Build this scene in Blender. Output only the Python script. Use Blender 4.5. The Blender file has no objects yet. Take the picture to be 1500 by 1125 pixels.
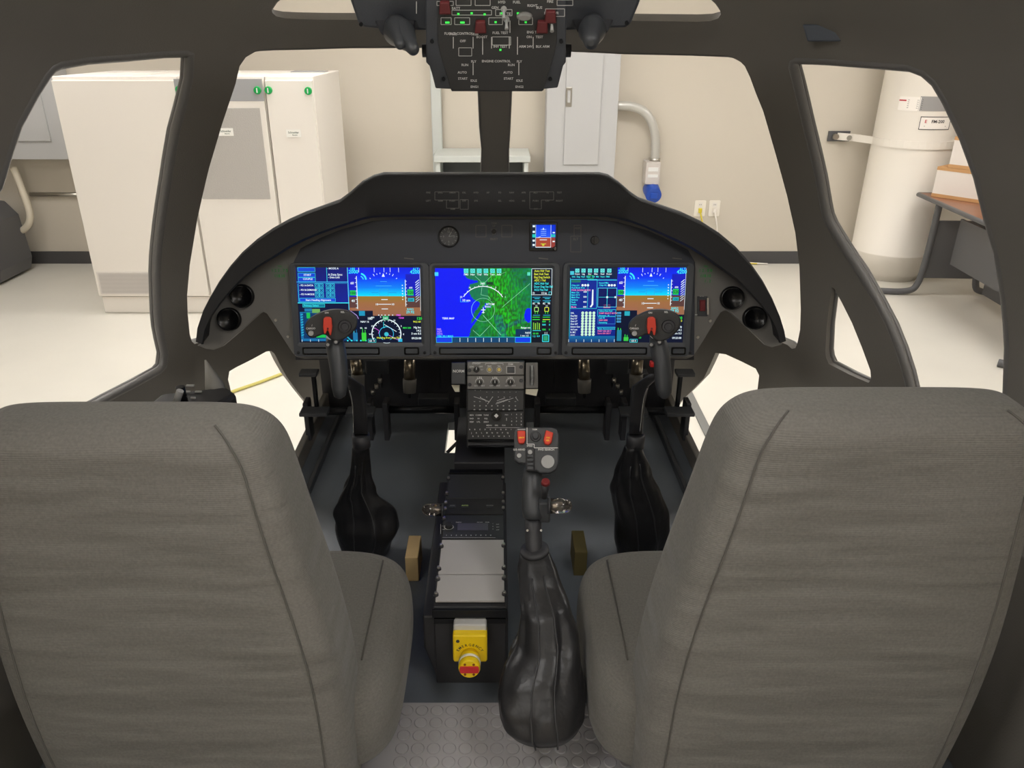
import bpy, math, random
from mathutils import Vector, Matrix, noise
from mathutils.geometry import delaunay_2d_cdt

sc = bpy.context.scene
C = sc.collection
random.seed(7)
PI = math.pi

# ------------------------------------------------------------------ camera
FPX, CX, CY, TH = 1127.0, 728.0, 562.5, math.radians(24.4)
CAM = Vector((0, 0, 2.30))
cd = bpy.data.cameras.new('camera')
cam = bpy.data.objects.new('camera', cd)
C.objects.link(cam)
cam.location = CAM
cam.rotation_euler = (PI/2 - TH, 0, 0)
cd.sensor_width = 36
cd.lens = 36*FPX/1500
cd.shift_x = 22/1500
cd.clip_start = 0.02
sc.camera = cam

# ------------------------------------------------------------------ world, exposure, room lights
w = bpy.data.worlds.new('world'); sc.world = w; w.use_nodes = True
w.node_tree.nodes['Background'].inputs[0].default_value = (1, .96, .91, 1)
w.node_tree.nodes['Background'].inputs[1].default_value = 0.10
sc.view_settings.view_transform = 'Standard'
sc.view_settings.look = 'None'
sc.view_settings.exposure = 0.0
sc.view_settings.gamma = 1
sc.view_settings.use_curve_mapping = False
CEIL = 3.35
LAMP_STRENGTH = 16.0
LAMPS = [(-3.9, 6.4), (-1.3, 6.4), (1.3, 6.4), (3.9, 6.4), (-3.9, 3.4), (3.9, 3.4), (-1.3, 4.2), (1.3, 4.2),
         (-3.6, -0.4), (3.6, -0.4), (-1.3, 0.1), (1.3, 0.1), (-1.3, -3.0), (1.3, -3.0)]

# ------------------------------------------------------------------ pixel helpers
ct, st = math.cos(TH), math.sin(TH)
def ray(px, py):
    a = (px-CX)/FPX; v = (py-CY)/FPX
    return Vector((a, ct - v*st, -st - v*ct))
def at(px, py, D): return CAM + ray(px, py)*D
def onY(px, py, Y): r = ray(px, py); return CAM + r*(Y/r.y)
def onZ(px, py, Z): r = ray(px, py); return CAM + r*((Z-CAM.z)/r.z)
def onX(px, py, X): r = ray(px, py); return CAM + r*(X/r.x)
class Fr:
    """a flat working frame: origin o, right x, up y, outward normal n"""
    def __init__(s, o, n, right=Vector((1, 0, 0))):
        s.o = Vector(o); s.n = Vector(n).normalized()
        s.x = (Vector(right) - s.n*Vector(right).dot(s.n)).normalized()
        s.y = s.n.cross(s.x)
    def P(s, u, v, w=0): return s.o + s.x*u + s.y*v + s.n*w
    def uv(s, px, py, w=0):
        r = ray(px, py); o = s.o + s.n*w
        p = CAM + r*((o-CAM).dot(s.n)/r.dot(s.n)) - s.o
        return (p.dot(s.x), p.dot(s.y))
    def uvs(s, pts, w=0): return [s.uv(a, b, w) for a, b in pts]
    def sub(s, u, v, w=0, rot=0):
        f = Fr(s.P(u, v, w), s.n, s.x*math.cos(rot)+s.y*math.sin(rot)); return f

# ------------------------------------------------------------------ materials
def lin(c):
    f = lambda t: (t/255)/12.92 if t/255 <= .04045 else ((t/255+.055)/1.055)**2.4
    return (f(c[0]), f(c[1]), f(c[2]))
MATS = {}
def mat(name, rgb, rough=.6, metal=0, bump=0, bscale=200, var=0, vscale=6, spec=.5, emit=None, trans=0, coat=0):
    if name in MATS: return MATS[name]
    m = bpy.data.materials.new(name); m.use_nodes = True
    nt = m.node_tree; b = nt.nodes['Principled BSDF']
    c = lin(rgb)
    b.inputs['Base Color'].default_value = (*c, 1)
    b.inputs['Roughness'].default_value = rough
    b.inputs['Metallic'].default_value = metal
    b.inputs['Specular IOR Level'].default_value = spec
    b.inputs['Transmission Weight'].default_value = trans
    b.inputs['Coat Weight'].default_value = coat
    tc = nt.nodes.new('ShaderNodeTexCoord')
    if var:
        n = nt.nodes.new('ShaderNodeTexNoise'); n.inputs['Scale'].default_value = vscale; n.inputs['Detail'].default_value = 4
        nt.links.new(tc.outputs['Object'], n.inputs['Vector'])
        mx = nt.nodes.new('ShaderNodeMix'); mx.data_type = 'RGBA'
        mx.inputs[6].default_value = (*[t*(1-var) for t in c], 1); mx.inputs[7].default_value = (*[min(1, t*(1+var)) for t in c], 1)
        nt.links.new(n.outputs['Fac'], mx.inputs[0]); nt.links.new(mx.outputs[2], b.inputs['Base Color'])
    if bump:
        n2 = nt.nodes.new('ShaderNodeTexNoise'); n2.inputs['Scale'].default_value = bscale; n2.inputs['Detail'].default_value = 3
        nt.links.new(tc.outputs['Object'], n2.inputs['Vector'])
        bp = nt.nodes.new('ShaderNodeBump'); bp.inputs['Strength'].default_value = bump; bp.inputs['Distance'].default_value = .004
        nt.links.new(n2.outputs['Fac'], bp.inputs['Height']); nt.links.new(bp.outputs['Normal'], b.inputs['Normal'])
    if emit:
        b.inputs['Emission Color'].default_value = (*lin(emit[0]), 1); b.inputs['Emission Strength'].default_value = emit[1]
    MATS[name] = m
    return m
SHELL = mat('shell_plastic', (116, 112, 106), .55, bump=.15, bscale=300, var=.06)
BLACK = mat('black_paint', (54, 54, 57), .5, bump=.1, bscale=400)
PANEL = mat('panel_grey', (124, 121, 117), .5, bump=.12, bscale=500)
BROW = mat('glareshield_black', (38, 38, 40), .62, bump=.25, bscale=700)
BEZEL = mat('bezel_grey', (82, 85, 90), .4)
GLOSS = mat('gloss_black', (16, 16, 18), .22)
RUBBER = mat('seal_rubber', (112, 110, 108), .33, bump=.2, bscale=150)
DARKM = mat('dark_metal', (34, 35, 38), .35, metal=.6)
STEEL = mat('steel', (190, 186, 178), .3, metal=1)
CHROME = mat('chrome', (225, 225, 225), .15, metal=1)
PLASTIC = mat('dark_plastic', (62, 64, 67), .42, bump=.08, bscale=600)
WHITEP = mat('white_print', (225, 225, 222), .6)
GREYP = mat('grey_print', (150, 148, 144), .6)
RED = mat('red_plastic', (222, 66, 44), .45)
DRED = mat('dark_red', (120, 34, 36), .5)
GREYB = mat('grey_button', (170, 170, 168), .5)
YELLOW = mat('yellow_plastic', (250, 214, 20), .4)
CREAM = mat('cream_plastic', (226, 220, 196), .6)
WOOD = mat('pale_wood', (236, 204, 148), .6, var=.15, vscale=14)
GREENL = mat('green_lamp', (60, 200, 80), .5, emit=((70, 255, 90), .7))
DGREEN = mat('green_digits', (40, 90, 50), .5, emit=((40, 150, 60), .35))
CLEAR = mat('clear_plastic', (215, 205, 195), .06, trans=.97)
CREAMW = mat('cabinet_white', (232, 226, 218), .45)
EGREY = mat('electrical_grey', (186, 186, 186), .5)
LEGGREY = mat('leg_grey', (88, 88, 90), .4)
GREEN = mat('green_knob', (0, 160, 75), .4)
SEAM = mat('seam_line', (98, 96, 91), .9)
DSEAM = mat('dark_gap', (30, 30, 30), .8)

def attr_mat():
    m = bpy.data.materials.new('lit_screen'); m.use_nodes = True
    nt = m.node_tree; b = nt.nodes['Principled BSDF']
    a = nt.nodes.new('ShaderNodeAttribute'); a.attribute_name = 'col'
    b.inputs['Base Color'].default_value = (.01, .01, .012, 1); b.inputs['Roughness'].default_value = .3; b.inputs['Specular IOR Level'].default_value = .2
    nt.links.new(a.outputs['Color'], b.inputs['Emission Color']); b.inputs['Emission Strength'].default_value = 1.0
    return m
SCREEN = attr_mat()

def fabric():
    m = bpy.data.materials.new('seat_fabric'); m.use_nodes = True
    nt = m.node_tree; b = nt.nodes['Principled BSDF']; L = nt.links.new
    tc = nt.nodes.new('ShaderNodeTexCoord')
    n = nt.nodes.new('ShaderNodeTexNoise'); n.inputs['Scale'].default_value = 260; n.inputs['Detail'].default_value = 4
    L(tc.outputs['Object'], n.inputs['Vector'])
    mx = nt.nodes.new('ShaderNodeMix'); mx.data_type = 'RGBA'
    mx.inputs[6].default_value = (*lin((106, 104, 99)), 1); mx.inputs[7].default_value = (*lin((138, 135, 129)), 1)
    L(n.outputs['Fac'], mx.inputs[0]); L(mx.outputs[2], b.inputs['Base Color'])
    b.inputs['Roughness'].default_value = .95; b.inputs['Specular IOR Level'].default_value = .15
    b.inputs['Sheen Weight'].default_value = .12
    wv = nt.nodes.new('ShaderNodeTexWave'); wv.bands_direction = 'Z'; wv.inputs['Scale'].default_value = 110; wv.inputs['Distortion'].default_value = .4
    L(tc.outputs['Object'], wv.inputs['Vector'])
    mp = nt.nodes.new('ShaderNodeMapping'); mp.inputs['Scale'].default_value = (2.0, 2.0, 9.0)
    L(tc.outputs['Object'], mp.inputs['Vector'])
    fo = nt.nodes.new('ShaderNodeTexNoise'); fo.inputs['Scale'].default_value = 1.6; fo.inputs['Detail'].default_value = 2
    L(mp.outputs['Vector'], fo.inputs['Vector'])
    b1 = nt.nodes.new('ShaderNodeBump'); b1.inputs['Strength'].default_value = .25; b1.inputs['Distance'].default_value = .002
    L(wv.outputs['Fac'], b1.inputs['Height'])
    b2 = nt.nodes.new('ShaderNodeBump'); b2.inputs['Strength'].default_value = .8; b2.inputs['Distance'].default_value = .03
    L(fo.outputs['Fac'], b2.inputs['Height']); L(b1.outputs['Normal'], b2.inputs['Normal']); L(b2.outputs['Normal'], b.inputs['Normal'])
    return m
FABRIC = fabric()
LEATHER = mat('black_leather', (36, 36, 38), .36, bump=.8, bscale=26, var=.1)

# ------------------------------------------------------------------ mesh builder
ROOT = {}
_tc = {}
def glyphs(s):
    if s in _tc: return _tc[s]
    cu = bpy.data.curves.new('t', 'FONT'); cu.body = s; cu.size = 1; cu.resolution_u = 2; cu.offset = .02
    o = bpy.data.objects.new('t', cu)
    me = bpy.data.meshes.new_from_object(o)
    vs = [(v.co.x, v.co.y) for v in me.vertices]; fs = [tuple(p.vertices) for p in me.polygons]
    bpy.data.objects.remove(o); bpy.data.curves.remove(cu); bpy.data.meshes.remove(me)
    _tc[s] = (vs, fs); return _tc[s]
def ring_pts(c, ux, uy, a, b, n=28, e=2.0, ph=0):
    out = []
    for i in range(n):
        t = 2*PI*i/n+ph; cc, ss = math.cos(t), math.sin(t)
        out.append(Vector(c) + Vector(ux)*(a*math.copysign(abs(cc)**(2/e), cc)) + Vector(uy)*(b*math.copysign(abs(ss)**(2/e), ss)))
    return out
class MB:
    def __init__(s): s.v = []; s.f = []; s.m = []; s.s = []; s.c = []
    def add(s, vs, fs, mi=0, sm=False, col=None):
        k = len(s.v); s.v += [Vector(p) for p in vs]
        for f in fs:
            s.f.append([i+k for i in f]); s.m.append(mi); s.s.append(sm); s.c.append(col)
        return s
    def box(s, c, d, R=None, mi=0):
        R = R or Matrix.Identity(3); c = Vector(c); vs = []
        for x in (-.5, .5):
            for y in (-.5, .5):
                for z in (-.5, .5): vs.append(c + R @ Vector((x*d[0], y*d[1], z*d[2])))
        return s.add(vs, [(0, 1, 3, 2), (4, 6, 7, 5), (0, 4, 5, 1), (2, 3, 7, 6), (0, 2, 6, 4), (1, 5, 7, 3)], mi)
    def fbox(s, fr, u0, v0, u1, v1, w0, w1, mi=0):
        return s.prism(fr, [(u0, v0), (u1, v0), (u1, v1), (u0, v1)], w0, w1, mi)
    def pbox(s, fr, x0, y0, x1, y1, w0, w1, mi=0):   # corners read on the frame's own plane
        return s.prism(fr, fr.uvs([(x0, y1), (x1, y1), (x1, y0), (x0, y0)], 0), w0, w1, mi)
    def prism(s, fr, pts, w0, w1, mi=0, sm=False, taper=0):
        ar = sum(pts[i-1][0]*pts[i][1]-pts[i][0]*pts[i-1][1] for i in range(len(pts)))
        if ar < 0: pts = pts[::-1]
        n = len(pts); cxy = (sum(p[0] for p in pts)/n, sum(p[1] for p in pts)/n)
        top = [(cxy[0]+(p[0]-cxy[0])*(1-taper), cxy[1]+(p[1]-cxy[1])*(1-taper)) for p in pts]
        vs = [fr.P(u, v, w0) for u, v in pts] + [fr.P(u, v, w1) for u, v in top]
        s.add(vs, [list(range(n))[::-1], list(range(n, 2*n))], mi)
        k = len(s.v)-2*n
        for i in range(n):
            j = (i+1) % n; s.f.append([k+i, k+j, k+n+j, k+n+i]); s.m.append(mi); s.s.append(sm); s.c.append(None)
        return s
    def rprism(s, fr, u0, v0, u1, v1, r, w0, w1, mi=0, n=5):
        return s.prism(fr, rrect(u0, v0, u1, v1, r, n), w0, w1, mi)
    def loft(s, rings, mi=0, sm=True, caps=True):
        n = len(rings[0]); vs = [p for r in rings for p in r]; fs = []
        for a in range(len(rings)-1):
            for i in range(n):
                j = (i+1) % n; fs.append((a*n+i, a*n+j, (a+1)*n+j, (a+1)*n+i))
        s.add(vs, fs, mi, sm)
        if caps:
            k = len(s.v)-len(vs)
            s.f.append([k+i for i in range(n)][::-1]); s.m.append(mi); s.s.append(False); s.c.append(None)
            s.f.append([k+(len(rings)-1)*n+i for i in range(n)]); s.m.append(mi); s.s.append(False); s.c.append(None)
        return s
    def tube(s, path, r, n=10, mi=0, caps=True, closed=False):
        path = [Vector(p) for p in path]; m = len(path); rings = []; up = None
        for i, p in enumerate(path):
            if closed: t = path[(i+1) % m]-path[i-1]
            else: t = path[min(i+1, m-1)]-path[max(i-1, 0)]
            t = t.normalized() if t.length > 1e-9 else Vector((0, 0, 1))
            if up is None:
                up = Vector((0, 0, 1)) if abs(t.z) < .9 else Vector((0, 1, 0))
            up = (up - t*up.dot(t)).normalized(); sd = t.cross(up)
            rr = r[i] if isinstance(r, (list, tuple)) else r
            rings.append([p+(up*math.sin(2*PI*k/n)+sd*math.cos(2*PI*k/n))*rr for k in range(n)])
        if closed: rings.append(rings[0]); caps = False
        return s.loft([q[::-1] for q in rings], mi, True, caps)
    def cyl(s, p0, p1, r0, r1=None, n=20, mi=0):
        return s.tube([p0, p1], [r0, r0 if r1 is None else r1], n, mi)
    def disc(s, fr, u, v, r, w0, w1, mi=0, n=24, r1=None):
        r1 = r if r1 is None else r1
        a = [fr.P(u+r*math.cos(2*PI*i/n), v+r*math.sin(2*PI*i/n), w0) for i in range(n)]
        b = [fr.P(u+r1*math.cos(2*PI*i/n), v+r1*math.sin(2*PI*i/n), w1) for i in range(n)]
        return s.loft([a, b], mi, True)
    def text(s, fr, t, u, v, size, w=.0004, align='c', mi=0, sx=1, rot=0, col=None):
        vs, fs = glyphs(t)
        if not vs: return s
        x0 = min(a for a, b in vs); x1 = max(a for a, b in vs); y0 = min(b for a, b in vs); y1 = max(b for a, b in vs)
        k = size/.72
        ox = {'c': (x0+x1)/2, 'l': x0, 'r': x1}[align]; oy = .36
        cr, sr = math.cos(rot), math.sin(rot)
        out = []
        for a, b in vs:
            a = (a-ox)*k*sx; b = (b-oy)*k
            out.append(fr.P(u+a*cr-b*sr, v+a*sr+b*cr, w))
        return s.add(out, fs, mi, False, col)
    def ptext(s, fr, t, px, py, h, mi=0, align='c', w=.0004, sx=1, rot=0):  # h = letter height in metres
        u, v = fr.uv(px, py, w); return s.text(fr, t, u, v, h, w, align, mi, sx, rot)
    def line(s, fr, pts, wd, w=.0004, mi=0, col=None):
        for (a, b), (c, d) in zip(pts, pts[1:]):
            L = math.hypot(c-a, d-b)
            if L < 1e-9: continue
            nx, ny = -(d-b)/L*wd/2, (c-a)/L*wd/2
            s.add([fr.P(a+nx, b+ny, w), fr.P(a-nx, b-ny, w), fr.P(c-nx, d-ny, w), fr.P(c+nx, d+ny, w)], [(0, 1, 2, 3)], mi, False, col)
        return s
    def pline(s, fr, pts, wd, mi=0, w=.0004): return s.line(fr, fr.uvs(pts, w), wd, w, mi)
    def build(s, name, mats, parent=None, bevel=0, label=None, kind=None, seg=2, loc=None):
        if not isinstance(mats, (list, tuple)): mats = [mats]
        org = ROOT.get(parent.name, Vector((0, 0, 0))) if parent else Vector(loc or (0, 0, 0))
        me = bpy.data.meshes.new(name)
        me.from_pydata([v-org for v in s.v], [], s.f); 
        for m in mats: me.materials.append(m)
        me.polygons.foreach_set('material_index', s.m); me.polygons.foreach_set('use_smooth', s.s)
        if any(c is not None for c in s.c):
            at_ = me.color_attributes.new('col', 'FLOAT_COLOR', 'CORNER'); li = 0
            for f, c in zip(s.f, s.c):
                for q in range(len(f)):
                    cc = (0, 0, 0) if c is None else (c[q] if isinstance(c[0], (tuple, list)) else c)
                    at_.data[li].color = (*cc, 1); li += 1
        me.update()
        o = bpy.data.objects.new(name, me); C.objects.link(o)
        if parent: o.parent = parent
        elif loc: o.location = loc
        ROOT[o.name] = org
        if bevel:
            b = o.modifiers.new('bevel', 'BEVEL'); b.width = bevel; b.segments = seg; b.limit_method = 'ANGLE'; b.angle_limit = math.radians(35)
            b.harden_normals = False
        if label: o['label'] = label
        if kind: o['kind'] = kind
        return o
def rrect(u0, v0, u1, v1, r, n=5):
    out = []
    for cx, cy, a0 in ((u1-r, v0+r, -90), (u1-r, v1-r, 0), (u0+r, v1-r, 90), (u0+r, v0+r, 180)):
        for i in range(n+1):
            a = math.radians(a0+90*i/n); out.append((cx+r*math.cos(a), cy+r*math.sin(a)))
    return out
def smooth_poly(pts, it=2):
    for _ in range(it):
        o = []
        for i in range(len(pts)):
            a, b = pts[i], pts[(i+1) % len(pts)]
            o += [(a[0]*.75+b[0]*.25, a[1]*.75+b[1]*.25), (a[0]*.25+b[0]*.75, a[1]*.25+b[1]*.75)]
        pts = o
    return pts
def smooth_path(pts, it=2):
    pts = [Vector(p) for p in pts]
    for _ in range(it):
        o = [pts[0]]
        for a, b in zip(pts, pts[1:]): o += [a*.75+b*.25, a*.25+b*.75]
        pts = o+[pts[-1]]
    return pts
def thing(name, label, cat, loc, group=None):
    o = bpy.data.objects.new(name, None); C.objects.link(o); o.location = loc; o.empty_display_size = .05
    ROOT[o.name] = Vector(loc); o['label'] = label; o['category'] = cat
    if group: o['group'] = group
    return o
def tag(o, label, cat, group=None):
    o['label'] = label; o['category'] = cat
    if group: o['group'] = group
    return o
def dup(root, loc, label, group=None):
    r = root.copy(); C.objects.link(r); r.location = loc; r['label'] = label
    if group: r['group'] = group
    for ch in list(root.children):
        c = ch.copy(); C.objects.link(c); c.parent = r
        for g in ch.children:
            d = g.copy(); C.objects.link(d); d.parent = c
    return r
def struct(name, mb, m, **k):
    o = mb.build(name, m, kind='structure', **k); return o
WF = lambda Y: Fr((0, Y, 0), (0, -1, 0))     # frame on a wall facing the camera: u = x, v = z

# ================================================================== ROOM
WY, WXL, WXR, WYN = 8.30, -7.2, 6.6, -5.0
WALL = mat('wall_paint', (205, 197, 183), .85, bump=.05, bscale=120, var=.02, vscale=1)
FLOORM = mat('floor_tile', (222, 218, 208), .28, var=.05, vscale=2.2)
BASE = mat('base_rubber', (74, 73, 74), .6)
struct('floor', MB().box(((WXL+WXR)/2, (WY+WYN)/2, -.05), (WXR-WXL, WY-WYN, .1)), FLOORM)
struct('ceiling', MB().box(((WXL+WXR)/2, (WY+WYN)/2, CEIL+.05), (WXR-WXL, WY-WYN, .1)), mat('ceiling_white', (225, 222, 215), .9))
struct('wall_far', MB().box(((WXL+WXR)/2, WY+.06, CEIL/2), (WXR-WXL, .12, CEIL)), WALL)
struct('wall_near', MB().box(((WXL+WXR)/2, WYN-.06, CEIL/2), (WXR-WXL, .12, CEIL)), WALL)
struct('wall_left', MB().box((WXL-.06, (WY+WYN)/2, CEIL/2), (.12, WY-WYN, CEIL)), WALL)
struct('wall_right', MB().box((WXR+.06, (WY+WYN)/2, CEIL/2), (.12, WY-WYN, CEIL)), WALL)
struct('baseboard_far', MB().box(((WXL+WXR)/2, WY-.006, .068), (WXR-WXL, .012, .136)), BASE)
struct('baseboard_right', MB().box((WXR-.006, (WY+WYN)/2, .068), (.012, WY-WYN, .136)), BASE)
struct('baseboard_left', MB().box((WXL+.006, (WY+WYN)/2, .068), (.012, WY-WYN, .136)), BASE)
DIFF = mat('lamp_diffuser', (250, 245, 235), .6, emit=((255, 252, 249), LAMP_STRENGTH))
lamp0 = thing('ceiling_light', 'white recessed ceiling light panel over the room', 'ceiling light', (LAMPS[0][0], LAMPS[0][1], CEIL), 'ceiling light panels')
x, y = LAMPS[0]
mb = MB()
for dx, dy, a, b in ((0, .315, 1.24, .03), (0, -.315, 1.24, .03), (.605, 0, .03, .60), (-.605, 0, .03, .60)): mb.box((x+dx, y+dy, CEIL-.014), (a, b, .028))
mb.build('frame', CREAMW, lamp0)
MB().box((x, y, CEIL-.008), (1.18, .60, .014)).build('diffuser', DIFF, lamp0)
for x, y in LAMPS[1:]:
    dup(lamp0, (x, y, CEIL), 'white recessed ceiling light panel over the room', 'ceiling light panels')

# ---- power cabinets on the left
YF, YB, ZT = 6.6, 7.72, 2.0
CABX = [(onY(73, 111, YF).x, onY(257, 113, YF).x), (onY(258.5, 113, YF).x, onY(385, 114, YF).x), (onY(386.5, 114, YF).x, onY(458, 116, YF).x)]
cf = Fr((0, YF, 0), (0, -1, 0))
cab_labels = ['wide plain white power cabinet with a bottom grille, leftmost of the three',
              'white power cabinet with a grey top band and grey mesh door, middle of the three',
              'narrow white power cabinet with two green locks, rightmost of the three']
for i, (x0, x1) in enumerate(CABX):
    t = thing('power_cabinet', cab_labels[i], 'cabinet', ((x0+x1)/2, (YF+YB)/2, 0), 'white power cabinets')
    MB().box(((x0+x1)/2, (YF+.02+YB)/2, .16+(ZT-.16)/2), (x1-x0, YB-YF-.02, ZT-.16)).build('body', CREAMW, t, .006)
    MB().box(((x0+x1)/2, (YF+.03+YB)/2, .078), (x1-x0-.01, YB-YF-.04, .15)).build('plinth', CREAMW, t, .004)
    dr = MB().fbox(cf, x0+.006, .175, x1-.006, ZT-.03, -.02, .012)
    d = dr.build('door', CREAMW, t, .004)
    def knob(px, py, par):
        u, v = cf.uv(px, py)
        k = MB().disc(cf, u, v, .031, .012, .034, 0, 20, .027)
        k.fbox(cf, u-.004, v-.018, u+.004, v+.018, .034, .038, 1)
        k.build('lock', [GREEN, WHITEP], par)
    if i == 0:
        g = MB(); u0, v0 = cf.uv(149, 430); u1, v1 = cf.uv(256, 398)
        g.fbox(cf, u0, v0, u1, v1, .012, .016)
        for k in range(24): g.fbox(cf, u0+.015, v0+.012+k*(v1-v0-.02)/24, u1-.015, v0+.0155+k*(v1-v0-.02)/24, .016, .0175, 1)
        g.build('grille', [mat('grille_grey', (214, 208, 202), .6), mat('grille_slot', (186, 181, 176), .7)], d)
        u, v = cf.uv(249, 241)
        MB().prism(cf, [(u-.035, v+.09), (u+.03, v+.09), (u+.03, v-.09), (u+.01, v-.09)], .012, .03).build('handle', GREEN, d, label='green handle')
        MB().box(((x0+x1)/2, 7.1, ZT+.004), (.35, .4, .008)).build('top_cover', CREAMW, t)
    if i == 1:
        knob(264, 131, d); knob(378, 132, d)
        u0, v0 = cf.uv(260, 148); u1, v1 = cf.uv(384, 115.5)
        MB().fbox(cf, u0, v0, u1, v1, .012, .0145).build('top_band', mat('band_grey', (160, 160, 162), .4), d, label='grey band')
        u0, v0 = cf.uv(290, 291); u1, v1 = cf.uv(386, 158); u1 = CABX[1][1]-.05; u0 = CABX[1][0]+.06
        MB().fbox(cf, u0, v0, u1, v1, .012, .018).build('mesh_panel', mat('mesh_grey', (178, 174, 169), .7, bump=.6, bscale=90, var=.12, vscale=220), d, .003, label='grey woven mesh panel')
        u, v = cf.uv(332, 193)
    if i == 2:
        knob(394, 132, d); knob(452, 133, d); u, v = cf.uv(431, 195)
        MB().box((onY(458, 116, YF).x-.2, 7.4, ZT+.004), (.3, .16, .008)).build('top_vent', mat('vent_grey', (150, 150, 150), .6), t)
    if i > 0:
        q = MB().fbox(cf, u-.06, v-.03, u+.06, v+.03, .018, .021)
        q.text(cf, 'Schneider', u, v+.008, .016, .0216, mi=1); q.text(cf, 'Electric', u+.01, v-.012, .010, .0216, mi=1)
        q.build('nameplate', [mat('plate_white', (240, 238, 232), .5), mat('print_dark', (70, 90, 75), .6)], d)
# ---- grey wall enclosure, conduit, hose, machine at far left
t = thing('wall_enclosure', 'grey electrical wall enclosure behind the white cabinets at the left', 'electrical box', (-6.0, 8.1, 1.3))
x0 = onY(-60, 230, 8.0).x; x1 = onY(103, 233, 8.0).x; zb = onY(60, 234, 8.0).z
MB().box(((x0+x1)/2, 8.15, (zb+2.5)/2), (x1-x0, .28, 2.5-zb)).build('body', EGREY, t, .006)
MB().box(((x0+x1)/2-.04, 8.0, (zb+.18+2.4)/2), (x1-x0-.22, .02, 2.4-zb-.18)).build('door', EGREY, t, .004)
z = onY(60, 287, 8.2).z
tag(MB().tube([(onY(38, 287, 8.2).x, 8.279, z), (onY(140, 288, 8.2).x, 8.279, z)], .022).build('conduit_pipe', STEEL), 'horizontal steel conduit pipe on the wall left of the white cabinets', 'pipe')
tag(MB().tube(smooth_path([onY(20, 245, 8.15), onY(33, 280, 8.1), onY(46, 315, 8.0), onY(40, 336, 8.0), onY(10, 344, 8.05), onY(-20, 346, 8.1)]), .035).build('flexible_hose', mat('hose_cream', (214, 205, 186), .5)),
    'cream flexible hose curving down to the grey machine at the far left', 'hose')
t = thing('grey_machine', 'grey metal equipment case on the floor at the left edge', 'machine', (-5.6, 7.6, 0))
xe = onY(24, 400, 7.7).x
MB().prism(Fr((0, 7.75, 0), (0, -1, 0)), [(xe-.8, .02), (xe-.04, .02), (xe, .15), (xe-.03, .6), (xe-.14, .74), (xe-.8, .8)], -.3, .3).build('case', LEGGREY, t, .02)
MB().box((xe-.3, 7.44, .45), (.35, .02, .4)).build('hatch', EGREY, t, .005)

# ---- centre: low cabinet, wall channel, electrical cabinet
t = thing('low_cabinet', 'low light grey cabinet with an open dark front behind the centre post', 'cabinet', (0, 7.9, 0))
x0, x1 = onY(635, 230, 7.7).x, onY(777, 230, 7.7).x; zt = onY(700, 228.5, 7.7).z
LG = mat('pale_grey_metal', (196, 200, 196), .4)
mb = MB(); mb.box(((x0+x1)/2, 7.98, zt-.03), (x1-x0, .58, .06)); mb.build('top', LG, t, .006)
mb = MB()
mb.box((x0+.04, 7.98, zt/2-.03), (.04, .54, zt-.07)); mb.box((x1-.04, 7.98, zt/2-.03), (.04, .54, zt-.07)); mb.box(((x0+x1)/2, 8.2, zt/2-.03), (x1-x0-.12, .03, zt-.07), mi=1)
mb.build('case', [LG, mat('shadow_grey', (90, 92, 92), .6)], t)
MB().box(((x0+x1)/2, 7.9, zt-.45), (x1-x0-.12, .4, .02)).build('shelf', LG, t)
x0, x1 = onY(631, 150, 8.2).x, onY(646, 150, 8.2).x
tag(MB().box(((x0+x1)/2, 8.25, 2.1), (x1-x0, .09, 2.2)).build('wall_channel', LG, bevel=.01), 'narrow upright grey cable channel on the wall above the low cabinet', 'cable channel')
t = thing('electrical_cabinet', 'tall light grey electrical cabinet on the wall right of the centre post', 'electrical cabinet', (1, 8.2, 1))
fe = Fr((0, 8.02, 0), (0, -1, 0))
x0, x1 = onY(801, 150, 8.02).x, onY(906, 150, 8.02).x
MB().box(((x0+x1)/2, 8.16, 1.65), (x1-x0, .27, 1.9)).build('body', EGREY, t, .005)
u0, v0 = fe.uv(825, 241); u1, v1 = fe.uv(885, 60)
ed_ = MB().fbox(fe, u0, v0, u1, v1, -.005, .012).build('door', EGREY, t, .004)
u, v = fe.uv(833, 142)
MB().fbox(fe, u-.03, v-.09, u+.03, v+.09, .012, .02).fbox(fe, u-.014, v-.05, u+.014, v+.06, .02, .03, 1).build('latch', [STEEL, EGREY], ed_, .003)
# ---- curved conduit, junction box, blue plug
p = [onY(903, 155, 8.2), onY(925, 155, 8.2), onY(945, 163, 8.2), onY(957, 182, 8.2), onY(961, 207, 8.2), onY(959, 236, 8.2)]
t = thing('power_drop', 'curved grey flexible conduit with junction box and blue socket on the wall', 'conduit', (p[3].x, 8.2, p[5].z))
mb = MB().tube(smooth_path(p), .045, 14); sp = smooth_path(p, 3)
mb.build('conduit', mat('conduit_grey', (196, 194, 188), .35, metal=.3), t)
for q0, q1 in ((sp[0], sp[3]), (sp[-5], sp[-1])): MB().cyl(q0, q1, .056).build('fitting', STEEL, t)
fj = Fr((0, 8.08, 0), (0, -1, 0)); u0, v0 = fj.uv(945, 270); u1, v1 = fj.uv(968, 238)
mb = MB().fbox(fj, u0, v0, u1, v1, -.2, 0); mb.fbox(fj, u0+.02, v1-.09, u1-.02, v1-.05, 0, .002, 1); mb.fbox(fj, u0+.02, v1-.15, u1-.02, v1-.12, 0, .002, 1)
mb.build('junction_box', [mat('cast_alu', (205, 198, 192), .45), WHITEP], t, .008)
c = fj.P((u0+u1)/2+.01, v0-.08)
MB().cyl(c+Vector((0, .1, .02)), c+Vector((0, -.09, -.02)), .085, .08, 24).box(c+Vector((0, -.08, -.02)), (.07, .05, .06)).build('socket', mat('blue_plastic', (20, 70, 170), .4), t, .005, label='blue round socket')
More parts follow.
